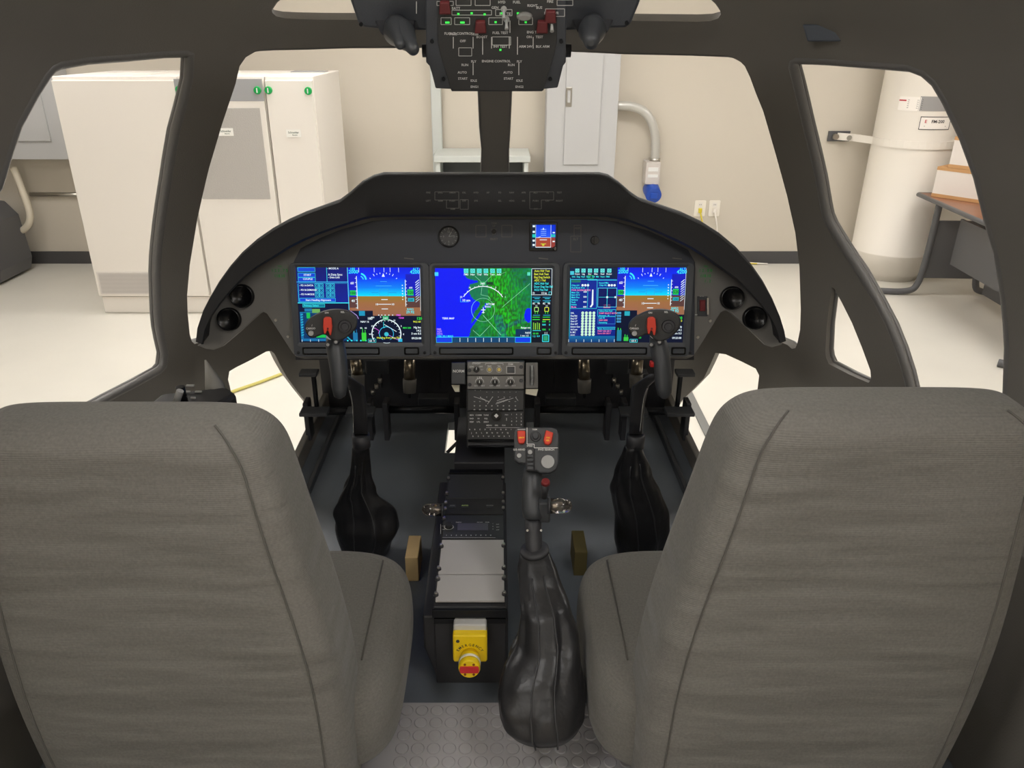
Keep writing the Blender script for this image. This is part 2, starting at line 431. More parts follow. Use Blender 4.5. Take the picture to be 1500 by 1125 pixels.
# ---- outlets
fo = WF(WY)
def outlet(px, py, label, yel):
    u, v = fo.uv(px, py); t = thing('wall_outlet', label, 'outlet', (u, WY, v))
    MB().rprism(fo, u-.06, v-.085, u+.06, v+.085, .012, 0, .012).build('cover_plate', mat('outlet_white', (236, 230, 218), .4), t, .003)
    for s in (-.04, .04):
        m = MB(); m.rprism(fo, u-.026, v+s-.026, u+.026, v+s+.026, .01, .012, .015)
        for q in (-.008, .008): m.fbox(fo, u+q-.002, v+s-.006, u+q+.002, v+s+.008, .015, .0155, 1)
        m.build('socket', [CREAMW, DSEAM], t)
    c = Vector((u, WY-.04, v-.03)); col = mat('cord_yellow', (222, 204, 60), .4) if yel else CREAMW
    MB().box(c+Vector((0, .012, .01)), (.035, .03, .05)).build('plug', col, t, .005)
    xx = .18 if yel else .14
    MB().tube(smooth_path([c+Vector((0, 0, 0)), c+Vector((.03, -.03, -.12)), c+Vector((xx*.7, -.03, -.5)), (u+xx, WY-.03, .03), (u+xx+.5, WY-.06, .012)], 3), .008, 6).build('cord', col, t)
outlet(1025, 305, 'white wall outlet with a yellow plug, left one of the pair', True)
outlet(1046, 305, 'white wall outlet with a white cord, right one of the pair', False)

# ---- fire suppression tank
tx, ty, tr = 4.10, 7.885, .375
t = thing('agent_tank', 'tall white fire suppression tank strapped to the wall', 'tank', (tx, ty, 0))
TW = mat('tank_white', (236, 230, 220), .35)
prof = [(.0, .30), (.06, .30), (.065, .345), (.17, .35), (.18, .37), (.26, .375), (.27, .382), (.285, .382), (.295, .375), (2.22, .375), (2.23, .383), (2.25, .383), (2.26, .375), (2.5, .37), (2.62, .28), (2.68, .12)]
MB().loft([ring_pts((tx, ty, z), (1, 0, 0), (0, 1, 0), r, r, 56) for z, r in prof]).build('cylinder', TW, t)
def curved_label(z0, z1, a0, a1, mats_, draw, name, label):
    m = MB(); n = 10; R = tr+.002
    P = lambda a, z, r=R: Vector((tx+math.sin(a)*r, ty-math.cos(a)*r, z))
    for k in range(n):
        b0 = a0+(a1-a0)*k/n; b1 = a0+(a1-a0)*(k+1)/n
        m.add([P(b0, z0), P(b1, z0), P(b1, z1), P(b0, z1)], [(0, 1, 2, 3)])
    class CF:
        def P(s, u, v, w=0): a = a0+u/R; return P(a, z0+v, R+.0015+w)
    draw(m, CF(), (a1-a0)*R, z1-z0)
    m.build(name, mats_, t, label=label)
def ang(px, py):
    r = ray(px, py); a_ = r.x**2+r.y**2; b_ = -2*(r.x*tx+r.y*ty); c_ = tx*tx+ty*ty-tr*tr
    k = (-b_-math.sqrt(max(0, b_*b_-4*a_*c_)))/(2*a_); p = CAM+r*k
    return math.atan2(p.x-tx, ty-p.y), p.z
LW = mat('label_white', (240, 234, 226), .5); LD = mat('label_ink', (50, 48, 50), .6); LGY = mat('label_grey', (150, 148, 146), .4); LR = mat('label_red', (190, 50, 60), .6)
a0, z1 = ang(1319, 141); a1, z0 = ang(1346, 163)
def d1(m, f, W_, H):
    m.add([f.P(0, H*.68), f.P(W_*.35, H*.68), f.P(W_*.35, H*.78), f.P(0, H*.78)], [(0, 1, 2, 3)], 3)
    for k in range(5): m.add([f.P(W_*.42, H*(.2+.14*k)), f.P(W_*.92, H*(.2+.14*k)), f.P(W_*.92, H*(.24+.14*k)), f.P(W_*.42, H*(.24+.14*k))], [(0, 1, 2, 3)], 1)
curved_label(z0, z1, a0, a1, [LW, LGY, LGY, LR], d1, 'sticker', 'white sticker with red bar')
a0, z1 = ang(1349, 141); a1, z0 = ang(1390, 163)
def d2(m, f, W_, H):
    for k in range(6): m.add([f.P(W_*.08, H*(.1+.13*k)), f.P(W_*.9, H*(.1+.13*k)), f.P(W_*.9, H*(.14+.13*k)), f.P(W_*.08, H*(.14+.13*k))], [(0, 1, 2, 3)], 1)
curved_label(z0, z1, a0, a1, [LGY, LD], d2, 'nameplate', 'grey printed nameplate')
a0, z1 = ang(1349, 170.5); a1, z0 = ang(1389, 190)
def d3(m, f, W_, H):
    for (q0, r0, q1, r1) in ((0, 0, 1, .05), (0, .95, 1, 1), (0, 0, .02, 1), (.98, 0, 1, 1)):
        n = 8
        for k in range(n): m.add([f.P(W_*(q0+(q1-q0)*k/n), H*r0), f.P(W_*(q0+(q1-q0)*(k+1)/n), H*r0), f.P(W_*(q0+(q1-q0)*(k+1)/n), H*r1), f.P(W_*(q0+(q1-q0)*k/n), H*r1)], [(0, 1, 2, 3)], 1)
    m.text(f, 'E', W_*.18, H*.64, H*.24, .0005, mi=3); m.text(f, 'FM-200', W_*.56, H*.64, H*.24, .0005, mi=1)
    m.add([f.P(W_*.15, H*.24), f.P(W_*.85, H*.24), f.P(W_*.85, H*.3), f.P(W_*.15, H*.3)], [(0, 1, 2, 3)], 2)
curved_label(z0, z1, a0, a1, [LW, LD, LGY, LR], d3, 'name_label', 'white label with black border')
zs = onY(1300, 212, 7.6).z
m = MB(); band = []
for k in range(21):
    a = math.radians(-98+196*k/20); band.append(Vector((tx+math.sin(a)*(tr+.006), ty-math.cos(a)*(tr+.006), zs)))
band = [Vector((tx-tr-.22, WY-.03, zs+.0)), Vector((tx-tr-.10, WY-.14, zs))]+band+[Vector((tx+tr+.1, WY-.14, zs)), Vector((tx+tr+.2, WY-.03, zs))]
for a, b in zip(band, band[1:]):
    dv = (b-a).normalized(); nn = Vector((dv.y, -dv.x, 0))*.004
    m.add([a-nn+Vector((0, 0, -.035)), b-nn+Vector((0, 0, -.035)), b-nn+Vector((0, 0, .035)), a-nn+Vector((0, 0, .035)),
           a+nn+Vector((0, 0, -.035)), b+nn+Vector((0, 0, -.035)), b+nn+Vector((0, 0, .035)), a+nn+Vector((0, 0, .035))],
          [(0, 1, 2, 3), (7, 6, 5, 4), (0, 4, 5, 1), (3, 2, 6, 7)])
m.build('strap', TW, t)
m = MB().box((tx-tr-.20, WY-.016, zs), (.22, .022, .10)); m.cyl((tx-tr-.25, WY-.04, zs), (tx-tr-.25, WY-.08, zs), .03, .03, 8, 1); m.cyl((tx-tr-.14, WY-.14, zs), (tx-tr-.16, WY-.18, zs), .025, .025, 8, 1)
m.build('wall_bracket', [LEGGREY, STEEL], t)

# ---- table and cartons at right
TZ = .93
t = thing('work_table', 'long table with brown wood top and dark grey steel legs beside the tank', 'table', (4.6, 7.0, 0))
tl = [onZ(1346, 282, TZ), onZ(1446, 325, TZ)]
e = (tl[1]-tl[0]).normalized(); nrm = Vector((-e.y, e.x, 0))
if nrm.x < 0: nrm = -nrm
c0 = tl[0]; c1 = tl[0]+e*2.2
m = MB(); vs = [c0, c1, c1+nrm*.75, c0+nrm*.75]
ft = Fr((c0.x, c0.y, TZ), (0, 0, 1))
poly = [(p.x-c0.x, p.y-c0.y) for p in vs]
m.prism(ft, poly, -.035, 0); m.f and None
m.build('tabletop', mat('table_brown', (138, 92, 66), .35, var=.2, vscale=5), t, .004)
m = MB()
for a, b in zip(vs, vs[1:]+vs[:1]): m.tube([a+Vector((0, 0, -.018)), b+Vector((0, 0, -.018))], .021, 8)
m.build('edge_trim', LEGGREY, t)
for dd, nm in ((.28, 0), (2.1, 1)):
    b0 = c0+e*dd+nrm*.08
    pth = smooth_path([Vector((b0.x, b0.y, TZ-.04)), Vector((b0.x, b0.y, .45)), Vector((b0.x-.02, b0.y, .10)), Vector((b0.x-.10, b0.y, .03)), Vector((b0.x-(.40 if nm == 0 else .16), b0.y+.05, .03))], 3)
    b2 = b0+nrm*.5
    MB().tube(pth, .03, 12).build('leg', LEGGREY, t)
    pth = smooth_path([Vector((b2.x, b2.y, TZ-.04)), Vector((b2.x-.02, b2.y, .10)), Vector((b2.x+.10, b2.y, .03)), Vector((b2.x+.40, b2.y, .03))], 3)
    MB().tube(pth, .03, 12).build('leg', LEGGREY, t)
    MB().box((b0+b2)/2+Vector((0, 0, .45-b0.z)), ((b2-b0).length, .02, .55), Matrix.Rotation(math.atan2(nrm.y, nrm.x), 3, 'Z')).build('leg_panel', LEGGREY, t)
ms = c0+e*1.25+nrm*.2
MB().box((ms.x, ms.y, .58), (.02, 1.5, .42), Matrix.Rotation(math.atan2(-e.x, e.y), 3, 'Z')).build('modesty_panel', LEGGREY, t)
ms = c0+e*1.35+nrm*.5
MB().box((ms.x, ms.y, .2), (.02, 1.5, .16), Matrix.Rotation(math.atan2(-e.x, e.y), 3, 'Z')).build('stretcher', LEGGREY, t)
# cartons
q0 = onZ(1364, 287.5, TZ+.001); q1 = onZ(1434, 298, TZ+.001)
ex = (q1-q0).normalized(); ey = Vector((-ex.y, ex.x, 0)); wdt = (q1-q0).length
CARD = mat('white_card', (226, 218, 210), .8); TAN = mat('tan_tape', (196, 150, 100), .7)
def carton(z0, h, off, lab, w_=None):
    W_ = w_ or wdt
    o = q0+ex*off; ctr = o+ex*W_/2+ey*.16; R = Matrix.Rotation(math.atan2(ex.y, ex.x), 3, 'Z')
    t = thing('carton', lab, 'box', (ctr.x, ctr.y, z0), 'stacked white cartons')
    MB().box((ctr.x, ctr.y, z0+h/2), (W_, .32, h), R).build('body', CARD, t, .003)
    m = MB()
    for zz in (z0+.016, z0+h-.014): m.box((ctr.x, ctr.y, zz), (W_+.004, .324, .03), R)
    m.build('tape', TAN, t, label='tan tape')
    return t
carton(TZ+.001, .27, 0, 'white carton with tan tape, standing on the brown table under another')
carton(TZ+.273, .27, .09, 'white carton with tan tape, topmost of the stack on the table', wdt-.02)
# floor cable runs
t = onZ
tag(MB().tube([onZ(320, 582, .012), onZ(345, 572, .012), onZ(380, 560, .012), onZ(430, 541, .012), onZ(470, 530, .012)], .012, 8).build('yellow_cable', mat('cord_olive', (206, 196, 110), .5)), 'thin yellow cord lying on the white room floor left of the cockpit', 'cord')
a, b = onZ(1008, 575, .006), onZ(1050, 660, .006); dv = (b-a).normalized()
a = a-dv*.6; b = b+dv*.8
tag(MB().box((a+b)/2, (.055, (b-a).length, .012), Matrix.Rotation(math.atan2(-dv.x, dv.y), 3, 'Z')).build('floor_cable_cover', mat('cover_grey', (120, 120, 118), .5)), 'straight grey cable cover on the white floor right of the cockpit', 'cable cover')
# ================================================================== COCKPIT SHELL
N_, Y0 = 2.6, -.3
def A_(d): return 1.15+.9*d if d < 0 else (1.15+.25*d if d < .6 else 1.30-.15*(d-.6))
def YF_(d): return 2.15+1.4*d if d < 0 else 2.15+.55*d
def S_(th, d, off=0):
    c, s_ = max(0, math.cos(th)), math.sin(th)
    x = A_(d)*math.copysign(abs(s_)**(2/N_), s_); y = Y0+(YF_(d)-Y0)*c**(2/N_)
    p = Vector((x, y, CAM.z-d))
    if off:
        q = Vector((x/A_(d)**2, (y-Y0)/(YF_(d)-Y0)**2, .0)); q.normalize(); p += q*off
    return p
def inside(p):
    d = CAM.z-p.z; d = max(-.5, min(1.6, d))
    return abs(p.x/A_(d))**N_+abs(max(0, p.y-Y0)/(YF_(d)-Y0))**N_ < 1
def shell_hit(px, py):
    r = ray(px, py); lo, hi = .3, 6
    for _ in range(40):
        m = (lo+hi)/2
        if inside(CAM+r*m): lo = m
        else: hi = m
    p = CAM+r*lo; d = CAM.z-p.z
    th = math.atan2(math.copysign(abs(p.x/A_(d))**(N_/2), p.x), (max(0, p.y-Y0)/(YF_(d)-Y0))**(N_/2))
    return (th*1.5, d)
W_LEFT = [(282, 77), (281, 100), (280, 116), (271, 153), (261, 190), (254, 230), (248, 269), (243, 300), (239, 329), (236, 355), (234, 377), (233, 400), (234, 433), (235, 460), (237, 480), (240, 496), (245, 518), (243, 536), (236, 544), (200, 564), (160, 585), (60, 640), (-60, 690), (-130, 690), (-130, 420), (-60, 340), (0, 273), (14, 225), (28, 183), (52, 138), (71, 108), (80, 98), (90, 93), (131, 86), (187, 82), (243, 77), (276, 76)]
W_FL = [(700, 68), (640, 67.5), (560, 68), (520, 68), (460, 70), (411, 71), (390, 72), (377, 74), (360, 84), (351, 97), (345, 123), (335, 153), (325, 183), (306, 247), (297, 285), (289, 321), (278, 388), (274, 433), (275, 460), (278, 490), (281, 500), (285, 504), (300, 500), (340, 470), (400, 410), (460, 350), (560, 320), (705, 320), (707, 250), (708, 220), (705, 187), (703, 133), (702, 100)]
W_FR = [(748, 70), (747, 133), (745, 187), (743, 220), (743, 250), (745, 320), (890, 320), (980, 350), (1050, 400), (1110, 470), (1140, 500), (1153, 505), (1160, 511), (1165, 510), (1168, 503), (1172, 483), (1173, 453), (1171, 391), (1165, 341), (1153, 287), (1136, 225), (1118, 163), (1107, 136), (1099, 114), (1091, 97), (1085, 91), (1078, 87), (1069, 83), (1058, 81), (1004, 79), (910, 77), (828, 73)]
W_RIGHT = [(1165, 86), (1159, 90), (1158, 97), (1164, 120), (1170, 145), (1178, 180), (1188, 220), (1197, 260), (1203, 295), (1207, 315), (1213, 329), (1233, 362), (1260, 403), (1280, 438), (1300, 477), (1313, 510), (1324, 545), (1332, 580), (1340, 640), (1400, 690), (1466, 640), (1472, 590), (1475, 510), (1473, 473), (1469, 432), (1459, 370), (1446, 324), (1430, 258), (1409, 200), (1384, 147), (1368, 120), (1351, 105), (1330, 97), (1293, 94), (1211, 88)]
W_TRI = [(1218, 421), (1222, 423), (1233, 443), (1248, 473), (1263, 510), (1275, 543), (1276, 556), (1272, 561), (1243, 548), (1214, 533), (1210, 524), (1209, 515), (1211, 477), (1216, 440)]
W_CL = [(334, 556), (336, 544), (346, 538), (370, 526), (390, 515), (397, 514), (402, 518), (410, 534), (420, 552), (437, 575), (457, 600), (470, 618), (470, 640), (440, 700), (400, 740), (370, 700), (352, 610), (340, 580)]
W_CR = [(1048, 517), (1063, 519), (1085, 529), (1107, 540), (1112, 550), (1110, 567), (1100, 640), (1060, 720), (1000, 720), (975, 640), (980, 612), (992, 593), (1012, 574), (1031, 554), (1040, 535)]
W_EL = [(398, 13), (399, 19), (405, 24), (418, 27), (440, 28), (480, 29), (530, 29), (700, 30), (700, -45), (470, -45), (430, -22), (408, -2)]
W_ER = [(740, 30), (900, 30), (960, 31), (1020, 32), (1040, 31), (1052, 27), (1056, 21), (1054, 12), (1046, 0), (1025, -20), (985, -45), (740, -45)]
HOLES = {}
def pip(p, poly):
    x, y = p; c = False
    for i in range(len(poly)):
        a, b = poly[i-1], poly[i]
        if (a[1] > y) != (b[1] > y) and x < (b[0]-a[0])*(y-a[1])/(b[1]-a[1])+a[0]: c = not c
    return c
def dens(poly, step=22):
    o = []
    for i in range(len(poly)):
        a, b = poly[i], poly[(i+1) % len(poly)]; n = max(1, int(math.hypot(b[0]-a[0], b[1]-a[1])/step))
        o += [(a[0]+(b[0]-a[0])*k/n, a[1]+(b[1]-a[1])*k/n) for k in range(n)]
    return o
for nm, poly in (('l', W_LEFT), ('fl', W_FL), ('fr', W_FR), ('r', W_RIGHT), ('t', W_TRI), ('cl', W_CL), ('cr', W_CR), ('el', W_EL), ('er', W_ER)):
    HOLES[nm] = [shell_hit(*p) for p in dens(poly)]
DT, DB, TM = -.42, 1.36, 1.5*1.5
cv = []; ce = []
def addloop(pts):
    k = len(cv); cv.extend(pts); n = len(pts); ce.extend([(k+i, k+(i+1) % n) for i in range(n)])
nx, ny = 64, 30
outer = [(-TM+2*TM*i/nx, DT) for i in range(nx)]+[(TM, DT+(DB-DT)*i/ny) for i in range(ny)]+[(TM-2*TM*i/nx, DB) for i in range(nx)]+[(-TM, DB-(DB-DT)*i/ny) for i in range(ny)]
addloop(outer)
for h in HOLES.values(): addloop([(a, min(b, DB-.004)) for a, b in h])
for i in range(1, nx):
    for j in range(1, ny):
        cv.append((-TM+2*TM*(i+(j % 2)*.5)/nx, DT+(DB-DT)*j/ny))
r_ = delaunay_2d_cdt([Vector(p) for p in cv], ce, [], 0, 1e-5)
vv, ff = r_[0], r_[2]
hl = list(HOLES.values())
vs = [S_(p.x/1.5, p.y) for p in vv]
keep = []
for f in ff:
    c = (sum(vv[i].x for i in f)/3, sum(vv[i].y for i in f)/3)
    if abs(c[0]) > TM or not DT < c[1] < DB: continue
    if any(pip(c, h) for h in hl): continue
    keep.append(f)
used = {}
for f in keep:
    for i in f: used.setdefault(i, len(used))
inv = sorted(used, key=used.get)
shell = thing('cockpit_shell', 'dark charcoal cockpit frame with windscreen posts, header and side window openings', 'cockpit frame', (0, 1.2, 1.1))
mb = MB(); mb.add([vs[i] for i in inv], [[used[i] for i in f] for f in keep], 0, True)
o = mb.build('frame', SHELL, shell)
vg = o.vertex_groups.new(name='thick')
for i_, v_ in enumerate(inv): vg.add([i_], max(.25, min(1, (vv[v_].y+.10)/.12)), 'REPLACE')
so = o.modifiers.new('thick', 'SOLIDIFY'); so.vertex_group = 'thick'; so.thickness = .034; so.offset = 1 ; so.use_even_offset = True
# orient so that thickness grows outwards
me = o.data
import bmesh
bm = bmesh.new(); bm.from_mesh(me); bmesh.ops.recalc_face_normals(bm, faces=bm.faces)
s_out = 0
for f in bm.faces:
    c = f.calc_center_median()+Vector((0, 1.2, 1.1)); s_out += f.normal.dot(Vector((c.x, c.y-.6, 0)))
if s_out < 0: bmesh.ops.reverse_faces(bm, faces=bm.faces)
bm.to_mesh(me); bm.free()
for p in me.polygons: p.use_smooth = True
es = o.modifiers.new('split', 'EDGE_SPLIT'); es.split_angle = math.radians(40)
# rubber seals round the openings
def seal(key, r, off, i0=None, i1=None, m=RUBBER, name='window_seal'):
    pts = [S_(a/1.5, d, off) for a, d in HOLES[key] if d < 1.3]
    if i0 is not None:
        n = len(pts); pts = pts[i0:i1]
        MB().tube(smooth_path(pts, 1), r, 8).build(name, m, shell)
    else: MB().tube(pts, r, 8, closed=True).build(name, m, shell)
seal('l', .012, .010); seal('l', .008, .030)
seal('r', .012, .010); seal('r', .008, .030)
seal('t', .006, .022); seal('fl', .005, .030); seal('fr', .005, .030)
TRIM = mat('ridged_trim', (120, 116, 110), .35, bump=.9, bscale=180)
seal('el', .010, .02, m=TRIM, name='edge_trim'); seal('er', .010, .02, m=TRIM, name='edge_trim')
# recessed lamp housing in the right header, side sill boxes
hp = at(1215, 50, 2.0)
a, d = shell_hit(1215, 49); hp = S_(a/1.5, d, -.004); hp2 = S_(a/1.5+.04, d, -.004); hx = (hp2-hp).normalized(); hn = (CAM-hp).normalized()
fh = Fr(hp, hn, hx)
MB().prism(fh, [(-.055, .018), (.045, .018), (.06, -.016), (-.04, -.016)], -.01, .006).build('vent_recess', mat('recess_blue', (70, 78, 90), .4), shell, .003)

# ------------------------------------------------------------------ cockpit floor, platform, bulkhead
FZ = 1.10
ff_ = Fr((0, 0, FZ), (0, 0, 1))
DKFLOOR = mat('floor_slate', (102, 108, 116), .36, bump=.1, bscale=250, var=.05)
outl = [(-1.12, .2), (1.12, .2), (1.12, 1.42), (.612, 1.5), (.612, 2.44), (-.612, 2.44), (-.612, 1.5), (-1.12, 1.42)]
holes = [[(-.165, 2.33), (-.115, 2.33), (-.108, 2.12), (-.165, 2.12)], [(.10, 2.33), (.145, 2.33), (.145, 2.2), (.10, 2.2)]]
cv = []; ce = []
addloop(outl)
for h in holes: addloop(h)
r_ = delaunay_2d_cdt([Vector(p) for p in cv], ce, [], 0, 1e-5)
m = MB(); V2 = r_[0]
fk = []
for f in r_[2]:
    c = (sum(V2[i].x for i in f)/3, sum(V2[i].y for i in f)/3)
    if pip(c, outl) and not any(pip(c, h) for h in holes): fk.append(f)
m.add([(p.x, p.y, FZ) for p in V2], fk)
cfloor = thing('cockpit_floor', 'dark slate rubber cockpit floor with raised round studs between the seats', 'cockpit floor', (0, 1.2, FZ))
o = m.build('floor_panel', DKFLOOR, cfloor); so = o.modifiers.new('t', 'SOLIDIFY'); so.thickness = .03; so.offset = -1 if True else 1
STUDM = mat('lit_stud_rubber', (178, 176, 178), .25, bump=.05, bscale=300)  # paler than the floor: light falling on the mat is put into its colour
m = MB(); pitch = .0292
m.box((.02, .72, FZ+.0015), (.56, .80, .003))
for i in range(-6, 9):
    for j in range(0, 26):
        x = .0+i*pitch; y = .40+j*pitch
        if y > 1.11: continue
        m.disc(ff_, x, y, .0125, .003, .0048, 0, 18, .0105)
m.build('studded_mat', STUDM, cfloor)
MB().box((0, 2.46, 1.30), (1.224, .03, .42)).build('bulkhead', BLACK, cfloor)
b0, b1 = onZ(656, 662, FZ+.004), onZ(678, 640, FZ+.004)
MB().tube([b0, b1], .007, 4).build('brace', BLACK, cfloor)
for sx in (-1, 1):
    MB().box((sx*.600, 1.98, FZ+.03), (.02, .92, .06)).build('side_rail', SHELL, cfloor, .004)
    MB().box((sx*.540, 1.95, FZ+.012), (.014, .86, .024)).build('side_rail', PLASTIC, cfloor, .003)
for sx in (-1, 1): MB().box((sx*.83, .76, 1.33), (.02, .96, .46)).build('side_liner', SHELL, shell, .004)
# platform that carries the cockpit
t = thing('platform', 'dark steel stand carrying the cockpit above the room floor', 'stand', (0, 1, 0))
MB().box((0, .85, 1.0), (1.1, .9, .10)).build('deck', BLACK, t)
for sx in (-.45, .45):
    for yy in (.5, 1.2): MB().box((sx, yy, .475), (.08, .08, .95)).build('leg', BLACK, t)

# ------------------------------------------------------------------ instrument panel
pc = at(723, 447, 2.02)
PF = Fr((0, pc.y, pc.z), (0, -math.cos(math.radians(12)), math.sin(math.radians(12))))
panel = thing('instrument_panel', 'black arched instrument panel and glareshield across the cockpit', 'instrument panel', (0, pc.y, pc.z))
OUT = [(285, 500), (287, 480), (295, 455), (305, 435), (318, 412), (335, 388), (352, 368), (372, 350), (395, 334), (420, 320), (445, 309), (470, 300), (495, 291), (510, 280), (528, 264), (545, 255), (560, 251),
       (880, 251), (893, 254), (908, 264), (925, 279), (938, 288), (965, 297), (1000, 309), (1030, 323), (1058, 341), (1082, 361), (1103, 385), (1120, 410), (1134, 437), (1145, 464), (1151, 485), (1153, 499)]
INN = [(296, 505), (300, 484), (309, 464), (322, 445), (338, 426), (356, 408), (376, 392), (400, 378), (424, 363), (446, 352), (468, 343), (490, 335), (512, 328), (530, 322), (545, 319), (560, 318), (575, 317.5),
       (870, 317.5), (890, 318), (906, 321), (925, 326), (945, 333), (968, 343), (990, 353), (1012, 364), (1034, 378), (1056, 394), (1079, 410), (1098, 429), (1115, 447), (1129, 465), (1138, 484), (1143, 503)]
WB = .10
ou = PF.uvs(OUT, WB); iu = PF.uvs(INN, WB)
m = MB(); n = len(ou)
lay = [[PF.P(a, b, -.10) for a, b in ou], [PF.P(a, b, WB-.03) for a, b in ou], [PF.P(a+(c-a)*.06, b+(d-b)*.06, WB-.008) for (a, b), (c, d) in zip(ou, iu)],
       [PF.P(a+(c-a)*.16, b+(d-b)*.16, WB) for (a, b), (c, d) in zip(ou, iu)], [PF.P(a+(c-a)*.93, b+(d-b)*.93, WB-.002) for (a, b), (c, d) in zip(ou, iu)], [PF.P(c, d, WB-.010) for (c, d) in iu], [PF.P(c, d, -.005) for (c, d) in PF.uvs(INN, -.005)]]
fs = []; vsx = [p for l in lay for p in l]
for k in range(len(lay)-1):
    for i in range(n-1): fs.append((k*n+i, k*n+i+1, (k+1)*n+i+1, (k+1)*n+i)[::-1])
k = len(lay)
fs.append([j*n for j in range(k)]); fs.append([j*n+n-1 for j in range(k)][::-1])
m.add(vsx, fs, 0, True)
br = m.build('glareshield', BROW, panel); e_ = br.modifiers.new('split', 'EDGE_SPLIT'); e_.split_angle = math.radians(50)
# face with the lower outline
LOW = [(288, 506), (300, 511), (313, 513), (325, 508), (350, 487), (380, 460), (386, 457), (391, 460), (404, 480), (428, 517), (434, 523), (445, 526), (1006, 526), (1016, 522), (1030, 500), (1056, 458), (1062, 455), (1068, 457), (1095, 480), (1122, 506), (1131, 509), (1146, 505)]
face = PF.uvs(LOW, 0)+PF.uvs([(a*.7+c*.3, b*.7+d*.3) for (a, b), (c, d) in zip(INN, OUT)][::-1], 0)
MB().prism(PF, face, -.02, 0).build('panel_face', PANEL, panel, .003)
MB().prism(PF, PF.uvs([(450, 400), (1000, 400), (1000, 515), (450, 515)], -.15), -.15, -.02).build('rear_housing', BLACK, panel)
# round side openings
for px, py in ((354, 434), (335, 468), (1073, 437), (1106, 466)):
    u, v = PF.uv(px, py, .01); f = PF.sub(u, v, 0)
    m = MB(); R = .031
    A = [ring_pts(f.P(0, 0, ww), f.x, f.y, rr, rr, 32) for rr, ww in ((R, 0), (R, .012), (R-.003, .015), (R-.004, .013), (R-.006, .011), (.001, .0105))]
    m.loft(A, caps=False)
    m.build('air_vent', GLOSS, panel)
for px, py in ((404, 469), (422, 493), (1040, 470), (1022, 494)):
    u, v = PF.uv(px, py); MB().disc(PF, u, v, .0045, 0, .003, 0, 12, .0035).build('screw', STEEL, panel)
# annunciator markings on the glareshield
BF = Fr(PF.P(0, 0, WB+.0008), PF.n)
m = MB(); lw = .0011
def box_px(x0, y0, x1, y1, mi=0, wd=.0011, M=None, F=None): (M or m).pline(F or BF, [(x0, y0), (x1, y0), (x1, y1), (x0, y1), (x0, y0)], wd, mi)
m.pline(BF, [(637, 281), (672, 281), (672, 305), (654, 305), (654, 293), (637, 293), (637, 281)], lw)
m.pline(BF, [(654, 293), (671, 293)], lw); box_px(674, 292.5, 686, 306.5)
m.pline(BF, [(776, 281), (811, 281), (811, 293), (793, 293), (793, 306), (776, 306), (776, 281)], lw)
names = ['FIRE', 'ENG', 'XMSN', 'OIL', 'HYD', 'AP', 'FD', 'NAV', 'APR', 'ALT', 'VS', 'TEST']
for i, s in enumerate(names):
    x = 627.5+i*17.45; m.ptext(BF, s, x, 282, .0042)
    if i not in (5,): m.ptext(BF, ['LEFT', 'ARM', 'PUSH', 'OFF', 'SYS', '', 'SEL', 'HDG', 'IAS', 'PUSH', 'OFF', 'RIGHT'][i] or '-', x, 294, .0042)
m.ptext(BF, 'ARM', 663, 306, .004); m.ptext(BF, 'OFF', 785, 306, .004)
m.build('lettering', mat('dim_print', (120, 118, 114), .6), panel, label='grey printed annunciator lettering')
# face markings, switches
F0 = Fr(PF.P(0, 0, .0030), PF.n)
INS = PF.uvs([(431, 520), (430, 384), (440, 364), (470, 348), (500, 336), (545, 324), (580, 321), (870, 321), (905, 325), (950, 338), (985, 354), (1008, 366), (1018, 384), (1017, 520)], .002)  # added plate: glareshield shade on the panel face, put into its colour
MB().prism(PF, INS, 0, .0022).build('shade_insert', mat('panel_shade', (58, 62, 72), .45, bump=.08, bscale=500), panel, .0008, label='blue black plate coloured as the glareshield shade on the panel')
m = MB()
box_px(697, 330, 712, 347, F=F0); box_px(735, 330, 750, 347, F=F0)
for y_, s in ((327, 'TRIM'), (331, 'UP'), (336, 'LITES'), (342, 'DN'), (350, 'SELECT')): m.ptext(F0, s, 723.5, y_, .0045)
box_px(836, 346, 851, 369, F=F0); m.pline(F0, [(841, 346), (841, 330), (851, 330), (851, 346)], lw)
m.ptext(F0, 'AUX', 846, 334, .0045); m.ptext(F0, 'ELT', 843.5, 350, .006); m.pline(F0, [(871, 345), (871, 358)], .0016)
for x_ in (600, 797, 993): m.pline(F0, [(x_-8, 378), (x_+6, 379.5)], .0022)
m.build('markings', mat('dim_print', (120, 118, 114), .6), panel)
u, v = PF.uv(871, 352); MB().disc(PF, u, v, .012, 0, .008, 0, 20, .010).fbox(PF, u-.002, v-.010, u+.002, v+.010, .008, .012).build('knob', GLOSS, panel)
u, v = PF.uv(723.5, 339); MB().disc(PF, u, v, .006, 0, .01, 0, 16, .005).build('knob', GLOSS, panel)
# green digit readouts either side
for x0, nm_ in ((410, 0), (1034, 1)):
    m = MB(); d = 1
    m.ptext(F0, '1 2 . 5 0' if nm_ else '1 2 3 . 7 5', x0, 396, .0075, 0); m.ptext(F0, '118.10', x0, 404, .0075, 0)
    if nm_: m.ptext(F0, '1 . 2', x0+3, 411.5, .007, 0)
    m.ptext(F0, 'VOL', x0, 390, .004, 0)
    m.build('digit_readout', DGREEN, panel, label='green digit readout')
    m = MB()
    for q in (-13, 0, 12): m.pline(F0, [(x0+q-3, 415), (x0+q+3, 415)], .0015)
    m.build('markings', MATS['dim_print'], panel)
